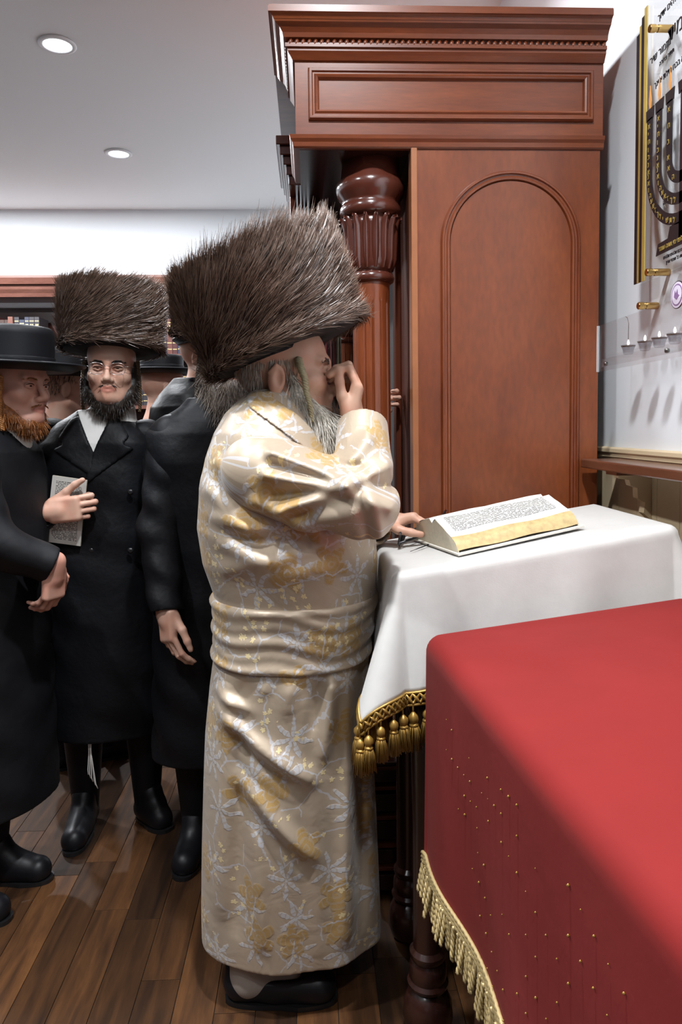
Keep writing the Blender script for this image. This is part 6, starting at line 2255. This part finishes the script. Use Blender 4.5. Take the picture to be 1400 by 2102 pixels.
# broad shawl collar lying on the robe
LAP = [(500, 806), (523, 795), (560, 815), (612, 852), (670, 910), (705, 955), (692, 968), (640, 930), (575, 880), (512, 836)]
lap_w = [(W(a, b, 1.68)[0], W(a, b, 1.68)[2]) for a, b in LAP]
q = base.copy()
q.d = q.d - 0.005
bb = poly_sdf(q.x[:, None, None] + 0 * q.z[None, None, :], q.z[None, None, :] + 0 * q.x[:, None, None], lap_w).astype(np.float32)
q.d = np.maximum(np.maximum(q.d, bb), -(base.d + 0.004))
q.put(lambda X, Y, Z: MY - Y + 0 * X + 0 * Z, (lo[0], MY, lo[2]), hi, 0.002, 'sub')
V, F = q.mesh(1)
obj('shawl_collar', V, F, M_BROC, mp, True, {'pat': np.column_stack([V[:, 0] * 0.8 + 3, V[:, 2], 0 * V[:, 0]])})
cb_, ct_ = HM(-0.042, 0, -0.175), HM(-0.030, 0, -0.115)
MB().lathe([(0.067, -0.03), (0.075, -0.03), (0.076, 0.028), (0.070, 0.030)], (cb_ + ct_) / 2, 40, R=frame(HM.R[:, 0], ct_ - cb_)).build('shirt_collar', M_SHIRT, mp, smooth=True)
# wide sash with lengthwise creases
zb0, zb1 = W(600, 1334, MY)[2], W(600, 1212, MY)[2]
srows = [(z, np.interp(z, [r[0] for r in sorted(rrows)], [r[1] for r in sorted(rrows)]), MY, np.interp(z, [r[0] for r in sorted(rrows)], [r[3] for r in sorted(rrows)]), np.interp(z, [r[0] for r in sorted(rrows)], [r[4] for r in sorted(rrows)])) for z in np.linspace(zb0, zb1, 8)]
v = Vol((lo[0], lo[1], zb0 - 0.03), (hi[0], hi[1], zb1 + 0.03), 0.004)


def sashd(X, Y, Z):
    u = (Z - zb0) / (zb1 - zb0)
    w = 0.06 * np.sin(X * 9 + 1) + 0.05 * np.sin(X * 23)
    return 0.0018 * np.sin((u + w) * 17) + 0.0016 * np.sin((u + 2 * w) * 29 + 1) + 0.004 * np.exp(-((u - 0.93) / 0.05) ** 2) + 0.003 * np.exp(-((u - 0.05) / 0.05) ** 2)


v.loft(srows, 0.0, 0.01, 2.15, disp=sashd, grow=0.005)
V, F = v.mesh(1)
obj('sash', V, F, M_BROC, mp, True, {'pat': np.column_stack([robe_pat(V)['pat'][:, 0] + 1.7, V[:, 2] + 0.9, 0 * V[:, 0]])})
# near sleeve: upper arm forward, forearm upright
FOLD_R, FOLDS = FOLDS, []
for f_ in ((560, 930, 700, 985, 0.014, 0.011), (545, 975, 705, 1000, 0.012, 0.010), (560, 955, 690, 992, -0.010, 0.009), (575, 1050, 728, 985, 0.015, 0.011), (560, 1020, 700, 1005, -0.011, 0.010), (610, 1085, 740, 1040, 0.009, 0.015), (520, 1040, 640, 1100, 0.010, 0.014), (712, 985, 795, 955, 0.012, 0.011), (708, 1000, 795, 1040, 0.012, 0.012), (712, 992, 800, 1000, -0.010, 0.011), (705, 965, 760, 900, 0.008, 0.011), (750, 1000, 775, 1090, 0.010, 0.011), (735, 1010, 755, 1095, -0.008, 0.010), (700, 960, 735, 965, -0.014, 0.012)):
    fold(*f_, Y=1.52)
SF, FOLDS = FOLDS, FOLD_R


def sfold(X, Y, Z):
    d = 0.0
    for x0, z0, x1, z1, amp, w in SF:
        ex, ez2 = x1 - x0, z1 - z0
        t = np.clip(((X - x0) * ex + (Z - z0) * ez2) / (ex * ex + ez2 * ez2), 0, 1)
        q2 = (X - x0 - t * ex) ** 2 + (Z - z0 - t * ez2) ** 2
        d = d + amp * np.exp(-q2 / (2 * w * w))
    return d + 0 * Y


def sleeve_pat(pts):
    P = [np.array(p, float) for p in pts]

    def fn(V):
        best, U, T = np.full(len(V), 1e9), np.zeros(len(V)), np.zeros(len(V))
        acc = 0.0
        for i in range(len(P) - 1):
            ba = P[i + 1] - P[i]
            L = np.linalg.norm(ba)
            t = np.clip((V - P[i]) @ ba / L ** 2, 0, 1)
            q2 = V - P[i] - t[:, None] * ba
            d = np.linalg.norm(q2, axis=1)
            dirn = ba / L
            s1 = unit(np.cross(dirn, (0, 1, 0)))
            th = np.arctan2(q2 @ s1, -q2[:, 1])
            m = d < best
            best[m], U[m], T[m] = d[m], (acc + t * L)[m], th[m]
            acc += L
        return {'pat': np.column_stack([U + 5.0, T * 0.07, 0 * U])}
    return fn


sleeve(mp, [shR, elR, cuffR], (0.088, 0.070, 0.058), M_BROC, h=0.0036, disp=sfold, attrs=sleeve_pat([shR, elR, cuffR]), k=0.035)
sleeve(mp, [shL, elL, wrL], (0.082, 0.066, 0.048), M_BROC, h=0.0045, attrs=sleeve_pat([shL, elL, wrL]), k=0.035)
# fur hat tilted back
hup = unit(W(360, 560, MY) * 0.5 + W(712, 470, MY) * 0.5 - W(412, 775, MY) * 0.5 - W(760, 640, MY) * 0.5)
hb = (W(425, 772, MY) + W(752, 640, MY)) / 2
hup = unit((-0.37, 0.0, 0.93))
fur_hat(mp, hb - hup * 0.006, hup, (1, 0, 0.4), 0.203, 0.205, 36000, 5, 1.0, 0.066)
# skull cap line and hair at the nape
kp = Vol(HM.p - 0.16, HM.p + 0.2, 0.004)
kp.ell(HM(-0.015, 0, 0.045), np.array([0.101, 0.081, 0.094]) * 1.1, HM.R, 0.01)
cutplane(kp, HM(0, 0, 0.052), HM.R @ np.array([0.22, 0, -1]), HM.p - 0.2, HM.p + 0.2)
V, F = kp.mesh(1)
obj('black_skullcap', V, F, M_VELV, mp, True)
cb = []
for y in (-1, 1):
    cb += [(HM(0.016, y * 0.067, -0.005), HM(0.024, y * 0.064, -0.055), 0.010, 0.018), (HM(0.024, y * 0.064, -0.055), HM(0.058, y * 0.056, -0.105), 0.022, 0.032), (HM(0.058, y * 0.056, -0.105), HM(0.098, y * 0.034, -0.165), 0.034, 0.028)]
cb += [(HM(0.085, 0, -0.105), HM(0.112, 0, -0.175), 0.034, 0.030)]
beard(mp, M_HGREY, cb, 9000, 0.055, (0.18, 0, -0.75), 0.0015, 17, 0.35)
mr, md = [], []
for y in (-1, 1):
    for i in range(170):
        t = g.uniform(0, 1)
        mr.append(HM(np.interp(t, [0, 1], [0.1065, 0.0925]), y * (0.003 + 0.034 * t), -0.0525 - 0.018 * t ** 1.5 + g.uniform(-0.003, 0.003)))
        md.append(HM.R @ np.array([0.1, y * 0.6, -1]))
strands('moustache', np.array(mr), np.array(md), g.uniform(0.016, 0.030, len(mr)), np.zeros((len(mr), 3)), 0.0013, M_HPEP, mp, 3, 27)
# short grey hair before the ear and at the nape
tr, td = [], []
for i in range(2200):
    a, b = g.uniform(-0.11, 0.045), g.uniform(-0.075, 0.04)
    yq = 1 - ((a + 0.015) / 0.097) ** 2 - ((b - 0.042) / 0.13) ** 2
    if yq < 0.04 or (-0.045 < a < 0.004 and b < 0.03) or (a > 0.004 and b < -0.02) or (a < -0.04 and b < -0.05):
        continue
    tr.append(HM(a, -0.0775 * math.sqrt(yq), b))
    td.append(HM.R @ np.array([-0.15 if a < 0 else 0.1, -0.25, -1]))
strands('short_hair', np.array(tr), np.array(td), g.uniform(0.010, 0.022, len(tr)), np.zeros((len(tr), 3)), 0.0014, M_HGREY, mp, 3, 28)
curl('side_lock', [W(612, 736, 1.715), W(616, 752, 1.70), W(626, 778, 1.692), W(629, 805, 1.688), W(637, 832, 1.685), W(641, 866, 1.69)], 0.0056, 0.0054, 8, M_BRAID, mp, taper=0.45)
# stockings and slippers
for k_, (hip, knee, ank) in enumerate(mlegs):
    s_ = Vol(np.array(ank) - (0.10, 0.10, 0.08), np.array(ank) + (0.22, 0.10, 0.35), 0.005)
    s_.cap((ank[0], ank[1], 0.06), (ank[0], ank[1], 0.40), 0.047, 0.060, 0.02)
    s_.cap((ank[0], ank[1], 0.06), (ank[0] + 0.10, ank[1], 0.048), 0.042, 0.032, 0.02)
    V, F = s_.mesh(1)
    obj('stocking', V, F, M_SOCK, mp, True)
    shoe(mp, (ank[0] - 0.058, ank[1], 0), (ank[0] + 0.215, ank[1] - 0.01, 0), 0.044, slip=True)
